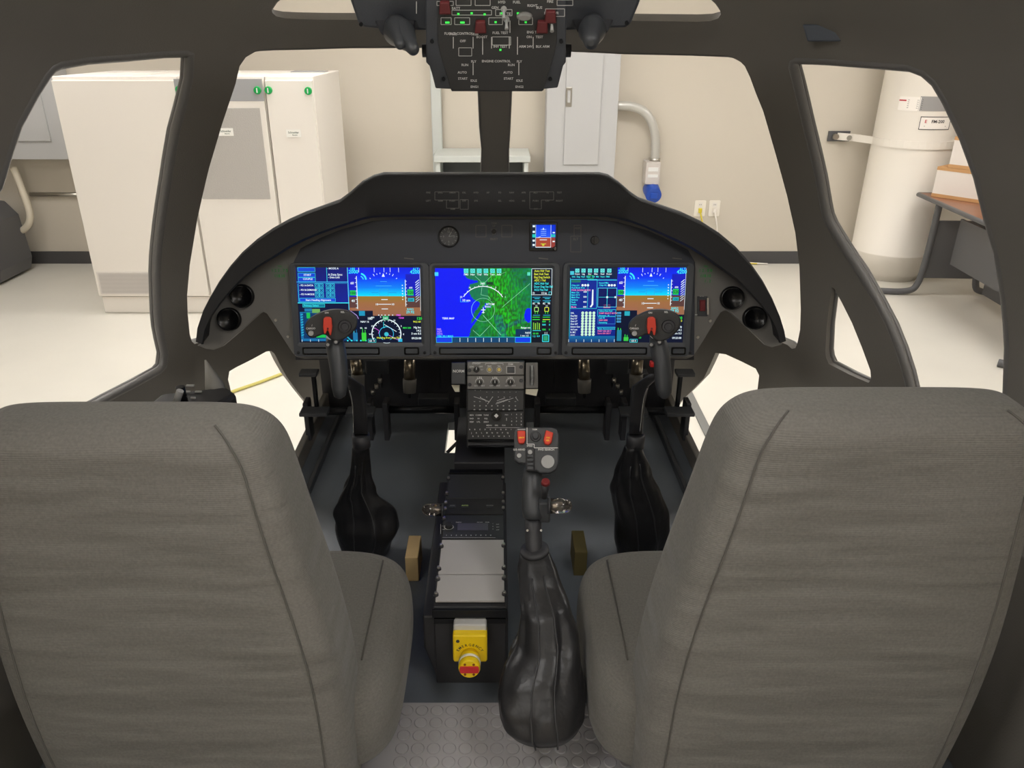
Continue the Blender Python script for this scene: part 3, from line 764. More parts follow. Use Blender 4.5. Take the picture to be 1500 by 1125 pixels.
# guarded red switch at the right
rs = thing('guarded_switch', 'small red rocker switch in a grey frame right of the right display', 'switch', tuple(PF.P(*PF.uv(1028, 450), 0)))
m = MB(); m.pbox(PF, 1021, 434, 1036, 463, .0004, .005)
m.build('frame', [PLASTIC], rs, .001)
m = MB(); m.pbox(PF, 1034, 436, 1036.5, 460, .004, .012); m.build('guard', STEEL, rs)
m = MB(); m.pbox(PF, 1024, 439, 1032, 455, .004, .010); m.build('rocker', DRED, rs, .001, label='red rocker')
m = MB(); m.ptext(PF, 'ELT', 1028, 435.3, .005, w=.0044); 
for k in range(3): m.ptext(PF, '-', 1022.3, 443+5*k, .005, w=.0044)
m.pline(PF, [(1018, 461), (1033, 461)], .0018, w=.0044); m.build('lettering', WHITEP, rs)
# clock
u, v = PF.uv(657.5, 346.5); ck = thing('panel_clock', 'round grey analogue clock set in the instrument panel', 'clock', tuple(PF.P(u, v, 0)))
R = 13.4/FPX*2.06
m = MB(); f = PF.sub(u, v)
m.loft([ring_pts(f.P(0, 0, ww), f.x, f.y, rr, rr, 36) for rr, ww in ((R+.003, 0), (R+.003, .008), (R, .009), (R-.0015, .004))], caps=False); m.build('bezel', GLOSS, ck)
m = MB().disc(PF, u, v, R-.0008, 0, .0032, 0, 36); m.build('dial', mat('dial_grey', (84, 84, 84), .5), ck)
m = MB()
for k in range(12):
    a = PI/6*k; m.line(f, [(R*.72*math.sin(a), R*.72*math.cos(a)), (R*.92*math.sin(a), R*.92*math.cos(a))], .0012, .0034)
m.text(f, '12', 0, R*.52, .005, .0034); m.text(f, '6', 0, -R*.52, .005, .0034); m.text(f, '3', R*.55, 0, .005, .0034); m.text(f, '9', -R*.55, 0, .005, .0034)
m.line(f, [(0, 0), (R*.6, R*.1)], .0014, .0036); m.line(f, [(0, 0), (R*.3, R*.5)], .0018, .0036)
m.build('hands', mat('dial_print', (160, 160, 158), .6), ck)

# ------------------------------------------------------------------ displays
class Canvas:
    """a lit picture: metric frame fr over [u0,u1]x[v0,v1]; drawing units are x right, y down in a given window"""
    def __init__(s, fr, uv0, uv1, win, w):
        s.fr, s.a, s.b, s.win, s.w = fr, uv0, uv1, win, w; s.m = MB(); s.k = 0
    def T(s, x, y):
        x0, y0, x1, y1 = s.win
        return (s.a[0]+(s.b[0]-s.a[0])*(x-x0)/(x1-x0), s.a[1]+(s.b[1]-s.a[1])*(y-y0)/(y1-y0))
    def P(s, x, y): return s.fr.P(*s.T(x, y), s.w+s.k)
    def lay(s, k): s.k = k*.00025
    def quad(s, x0, y0, x1, y1, c0, c1=None):
        c0 = lin(c0); c1 = lin(c1) if c1 else c0
        s.m.add([s.P(x0, y1), s.P(x1, y1), s.P(x1, y0), s.P(x0, y0)], [(0, 1, 2, 3)], 0, False, [c1, c1, c0, c0])
    def poly(s, pts, c):
        s.m.add([s.P(*p) for p in pts][::-1], [list(range(len(pts)))], 0, False, lin(c))
    def line(s, pts, wd, c):
        u = abs(s.b[0]-s.a[0])/(s.win[2]-s.win[0])
        s.m.line(s.fr, [s.T(*p) for p in pts], wd*u, s.w+s.k, 0, lin(c))
    def box(s, x0, y0, x1, y1, wd, c): s.line([(x0, y0), (x1, y0), (x1, y1), (x0, y1), (x0, y0)], wd, c)
    def arc(s, x, y, r, a0, a1, wd, c, n=28):
        s.line([(x+r*math.sin(math.radians(a0+(a1-a0)*k/n)), y-r*math.cos(math.radians(a0+(a1-a0)*k/n))) for k in range(n+1)], wd, c)
    def disc(s, x, y, r, c, n=12): s.poly([(x+r*math.cos(2*PI*k/n), y+r*math.sin(2*PI*k/n)) for k in range(n)], c)
    def text(s, t, x, y, h, c, al='l', sx=1):
        u = abs(s.b[0]-s.a[0])/(s.win[2]-s.win[0]); U = s.T(x, y)
        s.m.text(s.fr, t, U[0], U[1], h*u, s.w+s.k, al, 0, sx, 0, lin(c))
CY_, WH, GR, YE, MG, BL = (60, 235, 245), (235, 250, 255), (50, 235, 80), (225, 235, 60), (225, 90, 235), (20, 60, 220)
def pfd(c, x0, x1, y0, y1, yh, ybl, xb, ybr, nums=True):
    """attitude half: sky to yh, ground below"""
    W_ = x1-x0; sx = W_/700; X = lambda q: x0+(q-630)*sx; Y = lambda q: y0+(q-150)*(yh-y0)/283
    c.lay(1)
    c.quad(x0, y0, x1, Y(250), (0, 25, 225), (0, 50, 250)); c.quad(x0, Y(250), x1, Y(350), (0, 50, 250), (0, 130, 250))
    c.quad(x0, Y(350), x1, yh, (0, 130, 250), (0, 225, 255)); c.quad(x0, yh, x1, Y(500), (152, 122, 40), (160, 108, 66))
    c.quad(x0, Y(500), xb, ybl, (160, 108, 66), (158, 104, 78)); c.quad(xb, Y(500), x1, ybr, (160, 108, 66), (152, 104, 78))
    c.lay(2)
    c.quad(X(632), Y(215), X(712), Y(440), (20, 30, 200)); c.quad(X(632), Y(440), X(708), Y(548), (94, 62, 60))
    c.quad(X(1188), Y(215), X(1325), Y(432), (14, 24, 190)); c.quad(X(1188), Y(432), X(1325), Y(545), (90, 60, 56))
    c.lay(3)
    c.line([(X(710), Y(235)), (X(710), Y(560))], 7, WH); c.line([(X(1184), Y(270)), (X(1184), Y(535))], 6, WH)
    for k in range(8):
        c.line([(X(694), Y(255+42*k)), (X(710), Y(255+42*k))], 5, WH); c.line([(X(1184), Y(285+33*k)), (X(1198), Y(285+33*k))], 4, WH)
    for k in range(9): c.line([(X(1282), Y(300+24*k)), (X(1318), Y(270+24*k))], 6, WH if k < 4 else (200, 215, 225))
    c.quad(X(640), Y(375), X(698), Y(425), (30, 200, 90)); c.quad(X(1202), Y(365), X(1262), Y(425), (30, 200, 90)); c.quad(X(1206), Y(452), X(1266), Y(486), (30, 190, 210))
    for a, b in ((160, 25), (25, 0)):
        pass
    c.line([(X(1328), Y(160)), (X(1328), Y(580))], 3, WH)
    for q in (735, 885, 980, 1040, 1122): c.line([(X(q), Y(152)), (X(q), Y(196))], 4, WH)
    for q in (1155,):
        for k in range(6): c.disc(X(q), Y(325+28*k), 6*sx, WH, 8)
    c.arc(X(740), Y(270), 62*sx, 15, 88, 16*sx, (60, 235, 245)); c.arc(X(740), Y(270), 36*sx, 20, 85, 10*sx, (60, 235, 245))
    c.poly([(X(957), Y(240)), (X(987), Y(240)), (X(972), Y(205))], WH)
    for a in (-45, -30, -20, -10, 10, 20, 30, 45):
        q = math.radians(a); c.line([(X(972+175*math.sin(q)), Y(385-175*math.cos(q))), (X(972+(188 if a % 30 else 198)*math.sin(q)), Y(385-(188 if a % 30 else 198)*math.cos(q)))], 5, WH)
    c.line([(X(940), Y(288)), (X(1005), Y(288))], 4, (80, 190, 250)); c.line([(X(895), Y(331)), (X(1050), Y(331))], 4, (80, 190, 250))
    c.box(X(930), Y(362), X(1015), Y(425), 3, (60, 160, 230)); c.line([(X(850), Y(398)), (X(920), Y(398))], 4, (40, 130, 225)); c.line([(X(1020), Y(398)), (X(1095), Y(398))], 4, (40, 130, 225))
    c.line([(X(945), Y(466)), (X(1008), Y(466))], 7, WH); c.line([(X(915), Y(513)), (X(1040), Y(513))], 6, WH); c.line([(X(945), Y(560)), (X(1008), Y(560))], 7, WH)
    c.lay(4)
    c.text('10', X(890), Y(513), 20, WH); c.text('10', X(1048), Y(513), 20, WH)
    c.text('100', X(644), Y(400), 26, (10, 60, 20)); c.text('520', X(1206), Y(395), 28, (10, 60, 20)); c.text('500', X(1212), Y(470), 22, (0, 40, 60))
    c.text('60', X(650), Y(302), 24, WH); c.text('40', X(652), Y(478), 24, WH); c.text('2000', X(636), Y(190), 34, CY_); c.text('100', X(655), Y(163), 24, CY_); c.text('4200', X(1232), Y(192), 34, CY_); c.text('ALT', X(1258), Y(165), 24, CY_)
    c.text('29.92', X(1186), Y(590), 26, CY_); c.text('BARO', X(1196), Y(562), 18, CY_); c.text('600', X(1220), Y(348), 16, WH)
def lower_right(c, X, Y):
    pass
def display(name_label, px0, px1, sx0, sy0, sx1, sy1, win, draw, key):
    t = thing('cockpit_display', name_label, 'display', tuple(PF.P(*PF.uv((px0+px1)/2, 522), 0)), 'large flat displays of the instrument panel')
    (a, b) = PF.uv(px0, 522.5, .016); (c_, d) = PF.uv(px1, 385, .016)
    (s0, s1) = PF.uv(sx0, sy1, .016); (s2, s3) = PF.uv(sx1, sy0, .016)
    # bezel: outer rounded rim and recessed screen surround
    m = MB()
    n = 5
    O = rrect(a+.0015, b, c_-.0015, d, .012, n); I = rrect(s0-.008, s1-.010, s2+.008, s3+.008, .008, n); I2 = rrect(s0, s1, s2, s3, .001, n)
    L = [[PF.P(*p, 0) for p in O], [PF.P(*p, .014) for p in O], [PF.P(p[0]*.997+(a+c_)/2*.003, p[1]*.994+(b+d)/2*.006, .016) for p in O], [PF.P(*p, .016) for p in I], [PF.P(*p, .0125) for p in I2]]
    m.loft(L, caps=False, sm=False)
    bz = m.build('bezel', BEZEL, t)
    for x0, x1 in ((sx0+5, sx0+(sx1-sx0)*.66), (sx1-22, sx1-2)):
        u0, v0 = PF.uv(x0, 519, .016); u1, v1 = PF.uv(x1, 509.5, .016); q = MB()
        q.loft([[PF.P(*p, ww) for p in rrect(u0+e_, v0+e_, u1-e_, v1-e_, .004, 4)] for e_, ww in ((-.0018, .0162), (-.0008, .0175), (.001, .0175), (.002, .0135))], caps=True, sm=False)
        q.loft([[PF.P(*p, ww) for p in rrect(u0+e_, v0+e_, u1-e_, v1-e_, .003, 4)] for e_, ww in ((.0022, .0136), (.0024, .0165), (.003, .0172))], mi=1, sm=False)
        q.build('key_bar', [GLOSS, BEZEL], bz)
    for x_ in (px0+7, px1-7):
        u, v = PF.uv(x_, 517, .016); MB().disc(PF, u, v, .0048, .016, .0176, 0, 16, .0042).disc(PF, u, v, .0028, .0176, .0166, 1, 12).build('latch', [BLACK, DARKM], bz)
    c = Canvas(PF, (s0, s3), (s2, s1), win, .0130)
    draw(c)
    c.m.build('screen', SCREEN, t)
    return t
def draw_left(c):
    c.quad(125, 150, 1330, 900, (6, 16, 44)); c.lay(1)
    c.quad(125, 150, 622, 500, (8, 20, 110), (14, 34, 150)); c.quad(140, 500, 622, 575, (6, 16, 60)); c.quad(140, 590, 395, 885, (20, 110, 165)); c.quad(165, 600, 380, 860, (8, 40, 90))
    pfd(c, 630, 1330, 150, 625, 433, 578, 858, 628)
    c.lay(2)
    for y in (150, 205, 250): c.quad(145, y, 305, y+38, (20, 70, 215)); c.box(143, y, 310, y+40, 3, CY_)
    c.line([(125, 292), (622, 292)], 6, (60, 190, 250)); c.line([(423, 150), (423, 290)], 4, CY_); c.line([(138, 310), (138, 500)], 4, CY_); c.line([(125, 500), (630, 500)], 8, CY_); c.line([(625, 150), (625, 570)], 6, (90, 220, 255))
    c.line([(140, 305), (615, 305)], 3, (60, 190, 250)); c.quad(148, 455, 492, 485, (20, 70, 220)); c.box(146, 453, 496, 487, 3, CY_); c.quad(175, 512, 385, 540, (0, 120, 150)); c.box(173, 510, 388, 542, 3, CY_)
    for i, xx in enumerate((321, 363, 429, 473)):
        for yy in (328, 375, 422): c.box(xx-19, yy-19, xx+19, yy+19, 4, (60, 220, 240)); c.arc(xx, yy, 11, 0, 360, 4, (50, 200, 230), 10)
    c.lay(3)
    c.text('START', 198, 222, 18, WH); c.text('COUPLE', 190, 262, 18, WH); c.text('- MODE A', 430, 158, 18, WH); c.text('A Data Sync', 435, 218, 20, WH); c.text('- Data Link', 435, 245, 18, WH)
    for yy, s in ((325, '- FD A-DATA'), (370, '- FD B-DEMAND'), (413, '- FD N-MODE')): c.text(s, 150, yy, 17, WH)
    c.text('Start Heading Alignment', 205, 470, 18, WH); c.text('Primary Select', 185, 525, 18, CY_)
    c.quad(188, 555, 260, 585, (30, 120, 170)); c.quad(262, 560, 340, 600, (110, 170, 90)); c.quad(205, 598, 240, 655, (30, 190, 80)); c.quad(290, 820, 385, 850, (30, 190, 80)); c.quad(430, 850, 590, 880, (10, 60, 110))
    for k in range(4): c.line([(148+82*k, 868), (148+82*k, 893)], 4, WH)
    for k in range(9): c.line([(146, 620+26*k), (170, 612+26*k)], 4, CY_)
    # compass rose
    X, Y = 985, 810
    c.arc(X, Y, 143, -115, 118, 9, WH); c.arc(X, Y, 70, -150, 150, 5, (60, 200, 250)); c.arc(X, Y, 95, 160, 200, 4, WH)
    for a in range(-110, 116, 15):
        q = math.radians(a); c.line([(X+125*math.sin(q), Y-125*math.cos(q)), (X+140*math.sin(q), Y-140*math.cos(q))], 4, WH)
    c.quad(952, 630, 1012, 672, (20, 170, 100)); c.text('360', 958, 651, 22, WH)
    c.line([(965, 715), (1085, 788)], 5, WH); c.line([(870, 750), (915, 780), (905, 810)], 4, MG); c.line([(960, 690), (960, 750), (985, 735)], 4, CY_); c.line([(1000, 820), (1110, 880)], 4, (190, 120, 240))
    c.disc(985, 815, 22, (60, 190, 210)); c.quad(1100, 860, 1140, 892, (40, 180, 220)); c.box(803, 865, 878, 898, 3, CY_); c.text('GS  0', 812, 882, 18, WH); c.text('Heading from Map Data', 890, 850, 18, YE)
    c.quad(722, 580, 780, 628, (30, 150, 190)); c.line([(640, 580), (700, 625), (715, 660)], 5, (200, 170, 240)); c.text('180', 808, 655, 24, WH); c.text('000', 838, 645, 16, WH); c.text('NAV 16', 735, 688, 18, WH)
    c.text('FMS', 1090, 622, 18, MG); c.text('TERM', 1110, 650, 15, MG); c.text('120', 1292, 655, 26, GR); c.text('94.5 60', 1252, 688, 18, YE); c.text('MIN 200', 1150, 750, 16, GR)
    for yy, s in ((745, 'Hg Inc'), (778, '14.2'), (808, '3 nm 0.5'), (855, '09:25:08')): c.text(s, 1328, yy, 20, WH, 'r')
    for xx in (915, 945, 978, 1015, 1052): c.disc(xx, 622, 6, WH, 8)
    for xx, yy, s in ((838, 732, '33'), (1128, 732, '3'), (812, 815, 'W'), (1150, 815, 'E'), (928, 640, '2'), (1060, 675, 'N')): c.text(s, xx, yy, 16, WH)
    for x0, col in ((655, (30, 120, 170)), (740, (60, 210, 60))): c.quad(x0, 800, x0+45, 885, col); c.line([(x0+10, 755), (x0+10, 800)], 6, col if x0 > 700 else (80, 220, 240)); c.line([(x0+35, 770), (x0+35, 800)], 6, col)
    for xx in (600, 640, 690, 730, 780): c.disc(xx, 880, 8, CY_, 8)
    c.line([(585, 830), (640, 885)], 12, (30, 170, 200))
    for xx in (735, 780): c.text('00', xx-8, 752, 15, WH)
def draw_mid(c):
    nx_, ny_ = 150, 108; X0, X1, Y0_, Y1 = 135, 1122, 160, 925
    coast = [(160, 420), (240, 445), (272, 480), (285, 560), (305, 575), (318, 500), (360, 478), (420, 485), (470, 520), (515, 600), (560, 570), (620, 530), (700, 505), (760, 500), (860, 478), (930, 470)]
    def cx_(y):
        for (a, b), (a2, b2) in zip(coast, coast[1:]):
            if a <= y <= a2: return b+(b2-b)*(y-a)/(a2-a)
        return 470
    def colr(x, y):
        n1 = noise.noise(Vector((x/70, y/110, 0))); n2 = noise.noise(Vector((x/16, y/38, 5))); n3 = noise.noise(Vector((x/28, y/22, 9)))
        cxx = cx_(y)+14*n3
        sea = x < cxx or ((x-1095)**2/1600+(y-640)**2/6000 < 1+.2*n3) or (abs(x-(640-(y-560)*.72)) < 17+8*n3 and 520 < y < 800) 
        if sea: return lin((0, 22+8*n3, 250))
        ridge = max(0, 1-abs(x-(700+ (y-160)*.35))/330)
        g = 120+65*(n2 > .05)*ridge+30*n1+20*n2; b = 60+40*n3-40*ridge
        if x+y*.2 > 950: b += 10
        if (abs(x-790-(y-700)*.25) < 45 and y > 640): g -= 20; b += 50
        if abs(y-(760-(x-850)*.35)) < 22 and x > 850: g -= 25; b += 45
        if y < 480 and x < 680: g = 120+15*n2; b = 80
        return lin((max(0, 12+20*ridge), min(225, max(60, g)), min(150, max(20, b))))
    cols = [[colr(X0+(X1-X0)*i/nx_, Y0_+(Y1-Y0_)*j/ny_) for i in range(nx_+1)] for j in range(ny_+1)]
    c.quad(135, 160, 1335, 925, (4, 12, 30)); c.lay(1)
    vs = [c.P(X0+(X1-X0)*i/nx_, Y0_+(Y1-Y0_)*j/ny_) for j in range(ny_+1) for i in range(nx_+1)]; k = len(c.m.v); c.m.v += vs
    for j in range(ny_):
        for i in range(nx_):
            q = [(j+1, i), (j+1, i+1), (j, i+1), (j, i)]
            c.m.f.append([k+a*(nx_+1)+b for a, b in q]); c.m.m.append(0); c.m.s.append(False); c.m.c.append([cols[a][b] for a, b in q])
    c.lay(2)
    c.quad(1126, 165, 1330, 430, (8, 16, 40)); c.quad(135, 868, 300, 925, (10, 60, 235)); c.quad(300, 870, 960, 925, (8, 66, 110)); c.quad(960, 868, 1122, 925, (10, 60, 235)); c.quad(963, 785, 1120, 868, (6, 50, 90))
    for i, xx in enumerate((453, 520, 588, 656, 724, 791)): c.quad(xx-23, 165, xx+23, 208, (90, 235, 225)); c.arc(xx, 186, 11, 0, 360, 5, (20, 120, 130), 10)
    c.quad(130, 200, 168, 238, (70, 210, 250)); c.quad(1080, 200, 1112, 234, (90, 220, 190)); c.quad(590, 295, 655, 332, (30, 170, 90)); c.quad(660, 300, 728, 326, (10, 60, 40))
    c.quad(640, 540, 710, 562, (30, 120, 170))
    c.lay(3)
    c.box(1126, 165, 1333, 430, 4, WH); c.line([(1124, 165), (1124, 925)], 4, CY_); c.line([(135, 868), (1122, 868)], 3, CY_); c.box(136, 870, 300, 924, 3, CY_); c.box(960, 870, 1120, 924, 3, CY_)
    for k in range(7): c.line([(383+82*k, 876), (383+82*k, 918)], 5, WH)
    LG_ = (150, 240, 190)
    c.arc(625, 585, 242, -56, 57, 8, WH); c.arc(625, 585, 120, 0, 360, 3, LG_, 44)
    for a in range(-50, 56, 10):
        q = math.radians(a); c.line([(625+242*math.sin(q), 585-242*math.cos(q)), (625+255*math.sin(q), 585-255*math.cos(q))], 5, WH)
    c.line([(545, 240), (605, 295)], 3, LG_); c.line([(710, 240), (650, 300)], 3, LG_); c.line([(615, 350), (605, 430), (680, 445), (705, 480)], 3, LG_); c.line([(1110, 315), (820, 560)], 3, LG_)
    c.line([(625, 640), (810, 845)], 4, LG_); c.line([(520, 795), (590, 858), (700, 745)], 3, LG_); c.line([(740, 240), (860, 200)], 2, LG_)
    c.line([(605, 585), (650, 585)], 8, WH); c.line([(628, 560), (628, 620)], 8, WH); c.line([(612, 612), (642, 612)], 6, WH)
    for i, s in enumerate(('FMS', 'Nav', 'Traf', 'Wx', 'Terr', 'Info')): c.text(s, (453, 520, 588, 656, 724, 791)[i], 222, 20, WH, 'c')
    c.text('360', 600, 314, 22, WH); c.text('N', 482, 355, 18, WH); c.text('3', 752, 355, 18, WH); c.text('33', 388, 452, 18, WH); c.text('6', 850, 450, 20, LG_); c.text('ATOM', 655, 525, 22, WH); c.text('Bravo', 645, 550, 18, WH)
    c.line([(392, 465), (392, 502), (475, 502)], 3, CY_); c.text('10 nm', 415, 485, 24, WH); c.text('TERR MAP', 200, 672, 20, WH)
    for k, s in enumerate(('FMS', 'ADF', 'HDG', 'TRK 20.1 MAG')): c.text(s, 145, 785+24*k, 19, (190, 150, 250) if k < 3 else CY_)
    for k, (s, q) in enumerate((('Auto Hdr Test', YE), ('Batt Volt Test', YE), ('Eng Deg Switch', YE), ('ADC 1 Fail', YE), ('ADC Hdr Fail', CY_), ('Door Deg Fan Fail', CY_), ('ACU Fan Fail', CY_))): c.text(s, 1152, 186+32*k, 22, q, 'l', .85)
    c.text('15 kt', 1230, 412, 20, WH); c.text('D', 1140, 412, 20, WH); c.box(1305, 400, 1330, 432, 4, CY_); c.text('Range nm', 1020, 768, 18, WH); c.text('NAV', 1065, 822, 20, WH); c.text('1 nm 1.5', 1015, 852, 18, WH)
    for i, xx in enumerate((1178, 1284)):
        for yy in (455, 490): c.line([(xx-42, yy), (xx+40, yy)], 8, (40, 150, 190)); c.line([(xx-20, yy+14), (xx+30, yy+14)], 5, CY_)
        c.box(xx-20, 560, xx+20, 600, 6, YE if i else (180, 240, 120)); c.line([(xx-12, 600), (xx-12, 625)], 5, GR); c.line([(xx+12, 600), (xx+12, 625)], 5, GR); c.line([(xx-6, 535), (xx-6, 560)], 3, WH); c.line([(xx+6, 535), (xx+6, 560)], 3, WH)
        c.line([(xx-35, 640), (xx+38, 640)], 8, (40, 150, 190)); c.line([(xx-40, 660), (xx+35, 660)], 6, GR); c.line([(xx-40, 685), (xx+36, 685)], 7, GR if not i else YE)
        c.text('82', xx-40, 518, 18, WH); c.text('90', xx+10, 518, 18, WH)
    for k in range(4): c.line([(1150+20*k, 715+8*(k % 2)), (1150+20*k, 790)], 9, (150, 215, 60) if k % 2 else (110, 190, 60))
    c.line([(1140, 800), (1225, 800)], 6, CY_); c.text('00 00', 1145, 830, 18, GR); c.text('1.2  0.9', 1145, 858, 18, CY_)
    for yy, q in ((705, GR), (738, CY_), (788, GR)): c.text('000', 1240, yy, 18, q); c.text('0', 1310, yy, 18, q)
    c.box(1245, 845, 1310, 915, 7, CY_); c.quad(1256, 855, 1300, 905, (40, 160, 110)); c.line([(1270, 815), (1270, 845)], 4, WH); c.line([(1290, 815), (1290, 845)], 4, WH)
def draw_right(c):
    c.quad(80, 140, 1160, 815, (6, 16, 44)); c.lay(1)
    c.quad(80, 140, 518, 240, (6, 30, 70)); c.quad(85, 235, 518, 755, (10, 44, 150), (8, 36, 135)); c.quad(80, 755, 518, 815, (16, 110, 170), (8, 50, 110))
    pfd(c, 522, 1160, 140, 560, 388, 522, 718, 560)
    c.lay(2)
    c.quad(250, 275, 330, 500, (12, 40, 150)); c.quad(348, 325, 518, 490, (6, 20, 90)); c.quad(95, 250, 180, 272, (30, 120, 100)); c.quad(400, 470, 465, 500, (220, 130, 130))
    for i, xx in enumerate((148, 205, 265, 322, 382, 445)): c.quad(xx-19, 150, xx+19, 184, (110, 235, 230)); c.arc(xx, 167, 9, 0, 360, 4, (20, 110, 130), 10)
    c.quad(82, 172, 118, 204, (70, 200, 220))
    c.lay(3)
    c.box(88, 245, 335, 505, 3, CY_); c.box(346, 322, 520, 492, 4, (90, 220, 255)); c.line([(432, 325), (432, 490)], 4, CY_)
    c.line([(355, 403), (510, 403)], 3, CY_); c.disc(432, 403, 10, WH); c.disc(508, 403, 9, WH); c.box(348, 515, 518, 575, 3, CY_); c.box(352, 580, 515, 645, 3, (60, 150, 220)); c.line([(345, 675), (518, 675)], 4, CY_); c.line([(85, 230), (85, 755)], 3, CY_)
    c.line([(245, 250), (518, 250)], 5, CY_); c.line([(250, 275), (250, 500)], 3, CY_)
    c.poly([(290, 335), (302, 335), (304, 470), (285, 495), (272, 490), (288, 465)], WH)
    for xx in (200, 225, 250, 446, 472, 498): c.disc(xx, 297, 11, WH, 10)
    for i in range(4):
        for j in range(9): c.disc(207+35*i, 545+24.5*j, 14, (205, 245, 215), 8)
    for k in range(7): c.line([(80+72*k, 785), (80+72*k, 810)], 4, WH)
    for k, s in enumerate(('OIL', 'Eng Bat', 'Eng GT', 'Gen LT', 'Gen DP', 'Select Gen', 'Ad Last', 'IL MC', 'ACC')): c.text(s, 95, 545+25*k, 15, WH)
    for k, s in enumerate(('Chip LH', 'Fuel Bank Pres', 'PWR NORM MODE', 'Mstr On', 'Batt 24 V', 'Main Pos', 'Battery', 'Fault', 'Intake', 'Mode')): c.text(s, 98, 297+21.5*k, 15, (255, 150, 200) if k in (2, 9) else CY_)
    for k in range(4): c.text('000', 210, 355+45*k, 15, WH)
    for i, s in enumerate(('Conn', 'Ltg', 'Env', 'Elec', 'Fuel', 'Rotor')): c.text(s, (148, 205, 265, 322, 382, 445)[i], 196, 15, WH, 'c')
    c.text('Info  Eng  Hyd  Gear  Oil  Mir  Vent  FMS', 100, 220, 15, CY_); c.box(248, 210, 298, 236, 3, GR)
    for k, (s, q) in enumerate((('Select Dest Fuel', CY_), ('PUMP SELECT BOTH', (255, 140, 170)), ('Pressure  18', CY_), ('Last 40', CY_), ('0000 0000', (255, 140, 170)), ('Remaining', CY_))): c.text(s, 362, 526+21*k, 15, q, 'l', .9)
    for k, (s, q) in enumerate((('Music Announcement', CY_), ('PORT 000 000 T', (255, 140, 200)), ('Serve 000 000 F', (255, 120, 160)))): c.text(s, 352, 688+21*k, 15, q, 'l', .9)
    c.text('Sound Mix', 352, 275, 15, CY_); c.text('Chip HL', 356, 296, 15, CY_)
    c.text('120', 1145, 590, 26, GR, 'r'); c.text('60', 1145, 616, 18, YE, 'r')
    for yy, s in ((668, 'Hg'), (700, '14.2'), (730, '3 nm 0.5'), (772, '09:25:08')): c.text(s, 1145, yy, 18, WH, 'r')
    for k in range(4): c.text('000', 528, 545+26*k, 20, (90, 190, 250)); 
    c.quad(600, 530, 650, 570, (40, 170, 190)); c.quad(535, 700, 578, 800, (30, 130, 160)); c.quad(600, 765, 645, 800, (60, 200, 70)); c.line([(612, 740), (612, 765)], 6, GR); c.line([(632, 745), (632, 765)], 6, GR); c.line([(545, 680), (545, 700)], 7, GR); c.line([(568, 685), (568, 700)], 7, GR)
    c.box(660, 785, 730, 812, 4, CY_); c.text('GS 0', 672, 798, 17, WH); c.text('30', 745, 770, 16, GR)
D1 = display('left flat display showing flight data and an attitude picture', 430, 629, 439, 392, 615, 502, (125, 150, 1330, 900), draw_left, 0)
D2 = display('middle flat display showing a green and blue terrain map', 630, 821, 639, 393, 809, 502, (135, 160, 1335, 925), draw_mid, 1)
D3 = display('right flat display showing system pages and an attitude picture', 822, 1018, 833, 392, 1006, 502, (80, 140, 1160, 815), draw_right, 2)
# standby display
t = thing('standby_display', 'small square standby display lit blue and brown above the main displays', 'display', tuple(PF.P(*PF.uv(797, 345), 0)))
u0, v0 = PF.uv(775, 368, .006); u1, v1 = PF.uv(817, 325, .006)
MB().rprism(PF, u0, v0, u1, v1, .004, 0, .0055).build('bezel', GLOSS, t, .001)
a = PF.uv(779, 328.5, .006); b = PF.uv(813.5, 363, .006)
c = Canvas(PF, a, b, (910, 368, 1058, 515), .0058)
c.quad(910, 368, 1058, 515, (0, 30, 60)); c.lay(1); c.quad(935, 372, 1050, 450, (0, 60, 235), (30, 90, 250)); c.quad(935, 450, 1030, 512, (170, 70, 50)); c.quad(1030, 372, 1058, 450, (0, 40, 200)); c.quad(1030, 450, 1056, 512, (150, 60, 50))
c.lay(2)
c.quad(914, 430, 936, 450, (30, 200, 190)); c.quad(1028, 430, 1056, 448, (30, 190, 190)); c.line([(935, 372), (935, 512)], 2, WH); c.line([(1029, 372), (1029, 512)], 2, WH); c.line([(935, 451), (1030, 451)], 2, WH)
for k in range(4): c.line([(966, 400+12*k), (1000, 400+12*k)], 2.5, (170, 210, 250))
c.poly([(976, 402), (988, 402), (982, 388)], WH); c.line([(960, 465), (1005, 465)], 4, WH); c.line([(966, 490), (1000, 490)], 3, YE); c.disc(982, 496, 8, (200, 200, 60)); c.line([(945, 452), (965, 445)], 3, WH)
for yy in (380, 415, 470, 497): c.quad(916, yy-6, 930, yy+6, WH); 
for yy in (420, 475): c.quad(1040, yy-4, 1054, yy+4, WH)
c.line([(935, 511), (1030, 511)], 4, WH)
c.m.build('screen', SCREEN, t)
u, v = PF.uv(813, 364, .006); MB().disc(PF, u, v, .006, .0055, .013, 0, 16, .005).fbox(PF, u-.001, v-.004, u+.001, v+.004, .013, .0135, 1).build('knob', [GLOSS, GREYP], t)
